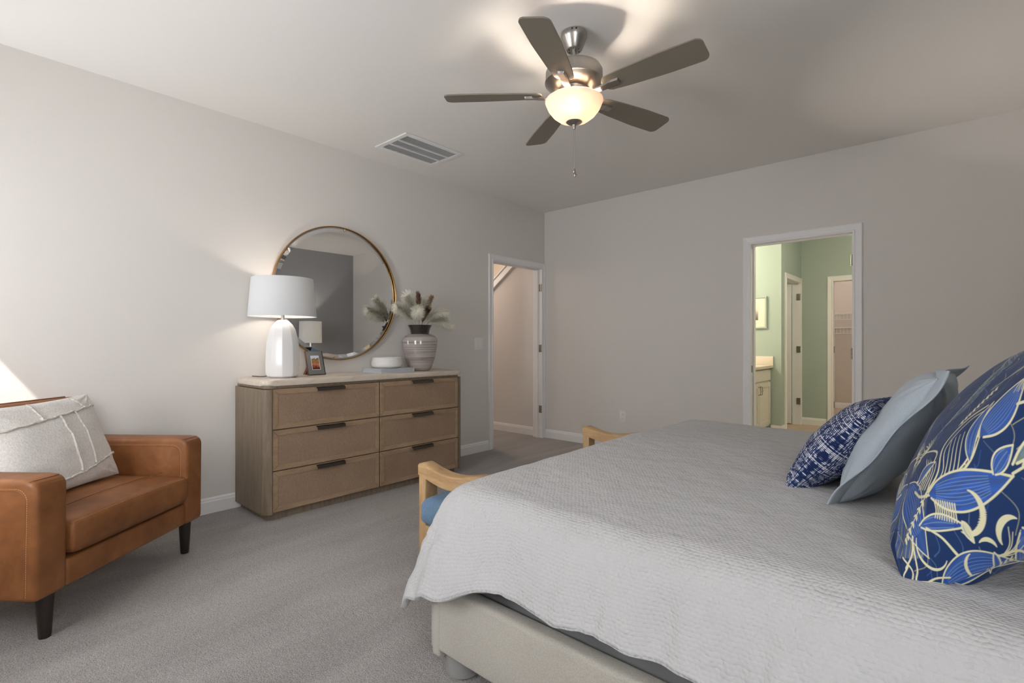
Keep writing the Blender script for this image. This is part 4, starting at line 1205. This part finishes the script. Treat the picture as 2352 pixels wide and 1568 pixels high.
# background hatch plumage
for k in range(46):
    a = .62+.0095*k; x0 = .02+.006*k; y0 = .60+.009*k
    vine([(x0, y0), (x0+.10, y0+.13+.01*math.sin(k)), (x0+.22, y0+.20)], .0012, .0008, tuple(SLATE*2.2 if k % 3 else CREAM*.55))
for k in range(26):
    vine([(.03+.008*k, .12+.002*k), (.05+.008*k, .24), (.01+.010*k, .40+.004*k)], .0011, .0009, tuple(np.array((.12, .2, .42)) if k % 3 else CREAM*.6))
for k in range(70):
    x0, y0 = rg_.random(), rg_.random(); a_ = rg_.uniform(.3, 1.6); l_ = rg_.uniform(.08, .20)
    vine([(x0, y0), (x0+l_*.5*math.cos(a_), y0+l_*.5*math.sin(a_)), (x0+l_*math.cos(a_+.6), y0+l_*math.sin(a_+.6))], .0016, .0008, [(.02, .08, .30), tuple(SLATE*2), (.06, .14, .34), tuple(CREAM*.45)][k % 4])
# lower skirt petals
leaf((.02, .46), (.26, .18), .085, BLUE*1.2, BL2*.8, 7, bend=.06, ow=.0022)
leaf((.30, .06), (.74, .20), .080, BLUE*1.3, BL2, 8, bend=.10)
leaf((.10, .02), (.55, .03), .045, BLUE, BL2*.7, 6, bend=.03, ow=.002)
leaf((.74, .03), (.98, .24), .07, BLUE, BL2, 6, GREEN, bend=-.05)
for k in range(9): vine([(.78+.012*k, .02), (.84+.012*k, .10), (.80+.014*k, .20)], .0022, .0012, tuple(CREAM*.75 if k % 2 else GREEN*1.4))
# main stem with large bud
vine([(.30, .42), (.38, .47), (.47, .56), (.50, .66)], .010, .013)
vine([(.315, .43), (.395, .48), (.475, .57), (.505, .66)], .0022, .0022, NAVY)
for k in range(12): dot((.41+.008*k, .455+.017*k), .0035, CREAM)
leaf((.50, .64), (.66, .88), .070, BL2*.9, BLUE*1.8, 7, bend=-.06, ow=.004)
leaf((.47, .55), (.50, .78), .030, BLUE*1.3, BL2, 3, bend=.10, ow=.0022)
vine([(.66, .88), (.72, .94), (.84, .99)], .006, .004); tuft((.67, .89), -2.6, -1.9, 6, .10, w=.003)
vine([(.66, .76), (.78, .79), (.88, .84), (.99, .88)], .0055, .004)
vine([(.64, .87), (.80, .89), (.99, .95)], .007, .003, GREEN*2); vine([(.64, .86), (.82, .905), (.99, .975)], .003, .002)
# arching stems from lower left
vine([(.24, .41), (.30, .50), (.28, .62), (.36, .72), (.47, .77)], .0055, .0035)
vine([(.25, .40), (.33, .50), (.31, .60), (.39, .705), (.47, .745)], .0025, .002)
vine([(.12, .46), (.22, .50), (.24, .58), (.10, .60), (.04, .58)], .006, .0022); tuft((.08, .60), 1.2, 3.4, 9, .07)
tuft((.05, .56), 1.9, 4.0, 8, .08, w=.002)
vine([(.12, .42), (.20, .40), (.30, .42)], .0055, .005)
for k in range(5): vine([(.16+.022*k, .43), (.20+.018*k, .50), (.15+.03*k, .56-.006*k)], .0032, .0015)
leaf((.13, .45), (.26, .54), .022, BLUE, BL2, 3, bend=.1, ow=.0022)
for k in range(4): vine([(.33+.02*k, .44), (.35+.022*k, .53), (.33+.025*k, .63+.01*k)], .003, .0012)
# middle flower
leaf((.26, .42), (.66, .52), .070, BL2*.8, BLUE*2.0, 8, bend=-.04, ow=.0038)
leaf((.58, .52), (.66, .62), .032, BLUE*1.6, BL2, 3, bend=.05, ow=.0028)
# crescents
def crescent(c_, r, a0, a1, w):
    S = np.array([(c_[0]+r*math.cos(a), c_[1]+r*math.sin(a)) for a in np.linspace(a0, a1, 90)])
    stroke(S, .0015, w, CREAM, True)
crescent((.46, .38), .075, -1.9, 1.5, .014); crescent((.66, .33), .060, 1.3, 3.9, .014); crescent((.28, .22), .08, 2.9, 5.9, .006); crescent((.50, .19), .055, 2.2, 4.6, .008)
crescent((.55, .25), .05, .6, 2.4, .008); crescent((.84, .72), .05, 1.2, 3.4, .012)
sprig([(.24, .40), (.20, .33), (.16, .26), (.13, .21)], 7, .022)
leaf((.22, .29), (.46, .33), .030, BLUE*1.4, BL2, 3, bend=.06, ow=.003); leaf((.44, .345), (.49, .28), .016, CREAM*.9, CREAM, 1)
vine([(.26, .29), (.34, .27), (.41, .22)], .003, .006)
for k in range(10): vine([(.30+.012*k, .40), (.315+.011*k, .365), (.31+.012*k, .335)], .0026, .0018)
vine([(.18, .24), (.17, .17), (.12, .10)], .0045, .003); vine([(.18, .22), (.19, .12), (.17, .05), (.26, .02)], .004, .003)
vine([(.20, .05), (.28, .10), (.36, .12)], .0045, .003); vine([(.11, .14), (.16, .10), (.13, .03)], .0042, .003); vine([(.14, .12), (.10, .05), (.16, .0)], .0035, .002)
vine([(.42, .10), (.50, .15), (.66, .155), (.78, .17)], .0035, .0045); sprig([(.54, .15), (.62, .19), (.70, .245)], 7, .026)
# right flower
leaf((.70, .36), (.84, .16), .060, BL2*.9, BLUE*1.6, 7, bend=-.08, ow=.0036)
leaf((.78, .34), (.80, .55), .030, BLUE*1.6, BL2, 4, bend=-.06, ow=.003)
for k in range(11):
    vine([(.82, .24+.012*k), (.90, .28+.026*k), (1.0, .30+.052*k)], .0042, .0022, tuple(CREAM if k % 3 else GREEN*2.2))
vine([(.60, .24), (.70, .27), (.78, .22), (.88, .12), (.99, .10)], .0055, .0045); tuft((.62, .24), .3, 1.1, 5, .12)
leaf((.58, .255), (.62, .12), .018, BLUE*1.4, BL2, 2, bend=.05, ow=.003)
vine([(.86, .18), (.93, .20), (.97, .26)], .005, .003); vine([(.84, .16), (.92, .13), (.99, .17)], .0045, .003)
# right upper leaves
leaf((.66, .56), (.98, .76), .030, GREEN*.9, SLATE*1.6, 4, bend=.06, ow=.0045)
vine([(.66, .53), (.78, .60), (.88, .66), (.90, .58), (.84, .50)], .0045, .0035)
for (a, b, l_) in ((.70, .56, .10), (.72, .53, .09), (.82, .50, .10), (.86, .46, .08)):
    leaf((a, b), (a+l_*.9, b+l_*.35), .017, NAVY, NAVY*1.5, 1, ow=.0032)
leaf((.86, .42), (.87, .56), .018, NAVY, NAVY*1.5, 1, ow=.0034)
for k in range(8): vine([(.70+.03*k, 1.0), (.74+.03*k, .95), (.80+.028*k, .93+.004*k)], .0034, .0018, tuple(CREAM*.9 if k % 2 else np.array((.10, .18, .45))))
for k in range(9): vine([(.38+.02*k, .86+.01*k), (.46+.02*k, .90+.008*k), (.56+.022*k, .96)], .0024, .0014, tuple(CREAM*.6))
sprig([(.30, .70), (.36, .78), (.44, .86)], 9, .018)

bn, tn = Vector((-.085, 1.365, .640)), Vector((.290, 1.385, 1.165))
Vf = tn-bn; Uf = Vector((.02, 1, 0)).normalized(); WF, HF = .62, Vf.length+.02
ctr = (bn+tn)/2+Uf*WF*.5
fp = pillow_obj('floral_pillow', RES_, WF, HF, .31, ctr, Uf, Vf, 'floral', post=lambda q, u, v: rest(q, u, v, .632), seed=2, wr=.009, pinch=.06, power=.36, paint=img, vw=0)
tag(fp, 'large blue pillow printed with cream botanical line flowers, nearest the camera', 'pillow')

# ------------------------------------------------------------------ bench at foot of bed
bn = thing('bench', 'ash framed bench with a denim blue seat at the foot of the bed', 'bench', (-1.63, 2.14, 0))
yn_, yf_ = 1.448, 2.865; xa, xb = -1.868, -1.468
bm = bmesh.new(); cush(bm, xa+.052, xb-.01, yn_-.028, yf_+.028,   .325, .462, .048, nx=30, ny=50)
bmesh.ops.smooth_vert(bm, verts=bm.verts[:], factor=.5, use_axis_x=True, use_axis_y=True, use_axis_z=True)
obj('seat', bm, 'blue_seat', bn, smooth=60)
for y0 in (yn_, yf_-.072):
    for x0, nm in ((xa, 'l'), (xb-.05, 'r')):
        bm = bmesh.new()
        pl = [(x0+.004, 0), (x0+.042, 0), (x0+.052, .30), (x0+.052, .575), (x0, .575)]
        prism(bm, pl, 'y', y0+.0015, y0+.0725, .006, 3); obj('leg', bm, 'arm_post', bn)
    n = 26; bm = bmesh.new(); rings = []
    for i in range(n+1):
        t = i/n; x = xa-.001+(xb-xa+.003)*t; dip = .034*math.sin(PI*t)**1.2
        zt_ = .607-dip-(.010*(1-min(1, t*14))**2+.010*(1-min(1, (1-t)*14))**2); zb_ = .548-dip*1.0
        rings.append([bm.verts.new((x, y0+a, z)) for a, z in ((0, zb_), (.074, zb_), (.074, zt_-.006), (.067, zt_), (.007, zt_), (0, zt_-.006))])
    for a, b in zip(rings, rings[1:]):
        for k in range(6): bm.faces.new((a[k], a[(k+1) % 6], b[(k+1) % 6], b[k]))
    bm.faces.new(rings[0]); bm.faces.new(rings[-1])
    obj('armrest', bm, 'arm_wood', bn, smooth=40)
obj('seat_rail', B(xa+.05, xb-.05, yn_+.0, yf_-.0, .27, .327, .004), 'arm_wood', bn)

# ------------------------------------------------------------------ nightstand and lamp (seen in the mirror)
ns = thing('nightstand', 'pale wooden nightstand beside the bed, reflected in the mirror', 'nightstand', (.52, 3.86, 0))
obj('cabinet', B(.27, .77, 3.58, 4.14, .12, .62, .006), 'dresser_wood', ns)
obj('drawer', B(.262, .272, 3.60, 4.12, .38, .60, .002, 1), 'dresser_wood', ns)
for x in (.30, .74):
    for y in (3.61, 4.11): obj('leg', lathe(bmesh.new(), [(.012, 0), (.018, .12)], (x, y, 0), 16), 'dresser_wood', ns)
l2 = thing('bedside_lamp', 'white drum lamp on the nightstand, seen only in the mirror', 'lamp', (.50, 3.93, .62))
obj('base', lathe(bmesh.new(), [(.08, .62), (.09, .64), (.10, .75), (.06, .93), (.02, 1.02), (.012, 1.04), (.012, 1.2)], (.50, 3.93, 0), 40), 'ceramic', l2)
bm = lathe(bmesh.new(), [(.178, 1.15), (.174, 1.505), (.171, 1.505), (.175, 1.15), (.178, 1.15)], (.50, 3.93, 0), 56, close=False); bmesh.ops.remove_doubles(bm, verts=bm.verts[:], dist=.0001)
obj('lamp_shade', bm, 'shade', l2)
obj('bulb', lathe(bmesh.new(), [(.012, 1.20), (.03, 1.25), (.03, 1.28), (.002, 1.31)], (.50, 3.93, 0), 20), 'lampbulb', l2)

# ------------------------------------------------------------------ lights
def light(name, typ, loc, energy, color=(1, 1, 1), size=.1, **kw):
    L = bpy.data.lights.new(name, typ); L.energy = energy; L.color = color
    if typ in ('POINT', 'SPOT'): L.shadow_soft_size = size
    if typ == 'AREA': L.size = size
    for k, v_ in kw.items(): setattr(L, k, v_)
    o = bpy.data.objects.new(name, L); C.objects.link(o); o.location = loc; return o
sun = light('sun', 'SUN', (0, -6, 8), 14.0, (1, .94, .86), angle=math.radians(.6))
sd = Vector((-.30, 1, -1.49)).normalized(); sun.rotation_euler = sd.to_track_quat('-Z', 'Y').to_euler()
p_ = light('added_window_portal', 'AREA', (XR+T+.02, -.05, 1.5), 1, size=1.5, shape='RECTANGLE', size_y=.8)  # portal for the added side window
p_.data.cycles.is_portal = True; p_.rotation_euler = (0, math.radians(90), 0)
for i, (a, b, z0, z1) in enumerate(W):
    p_ = light('window_daylight', 'AREA', ((a+b)/2, YF-T-.02, (z0+z1)/2), 1, size=b-a, shape='RECTANGLE', size_y=z1-z0)
    p_.data.cycles.is_portal = True; p_.rotation_euler = (math.radians(90), 0, 0)
for k in range(3):
    a = math.radians(-55+120*k); light('fan_lamp_light', 'POINT', (FX+.085*math.cos(a), FY+.085*math.sin(a), 2.340), 22.0, (1, .88, .75), .024)
light('table_lamp_light', 'POINT', (LX, LY, 1.47), 12, (1, .90, .80), .035)
light('bedside_lamp_light', 'POINT', (.50, 3.93, 1.28), 44, (1, .90, .80), .035)
light('hall_light', 'POINT', (-5.35, 4.25, 2.2), 24, (1, .80, .67), .3)
light('stairwell_light', 'POINT', (-5.5, 5.4, 2.2), 3, (1, .70, .45), .1)
light('vanity_light', 'POINT', (-2.75, 6.3, 2.15), 50, (1, .89, .68), .12)
light('bathroom_ceiling_light', 'POINT', (-.3, 6.2, 2.45), 32, (1, .90, .72), .12)
light('closet_light', 'POINT', (-1.2, 9.3, 2.5), 24, (1, .90, .80), .1)
light('toilet_room_light', 'POINT', (-2.4, 7.7, 2.4), 7, (1, .82, .6), .1)

w = bpy.data.worlds.new('daylight'); bpy.context.scene.world = w; w.use_nodes = True
bg = w.node_tree.nodes['Background']; bg.inputs[0].default_value = (.97, .98, 1, 1); bg.inputs[1].default_value = 11.8

# ------------------------------------------------------------------ camera
cam = bpy.data.cameras.new('camera'); co = bpy.data.objects.new('camera', cam); C.objects.link(co)
cam.sensor_width = 36; cam.lens = 36*1160/2352; cam.shift_y = 3/2352
cam.clip_start = .02
co.location = (0, 0, 1.153); co.rotation_euler = (math.radians(90), 0, math.radians(41.7))
sc = bpy.context.scene; sc.camera = co
sc.view_settings.view_transform = 'Standard'; sc.view_settings.look = 'None'
sc.view_settings.exposure = .17; sc.view_settings.gamma = 1
sc.view_settings.use_curve_mapping = False
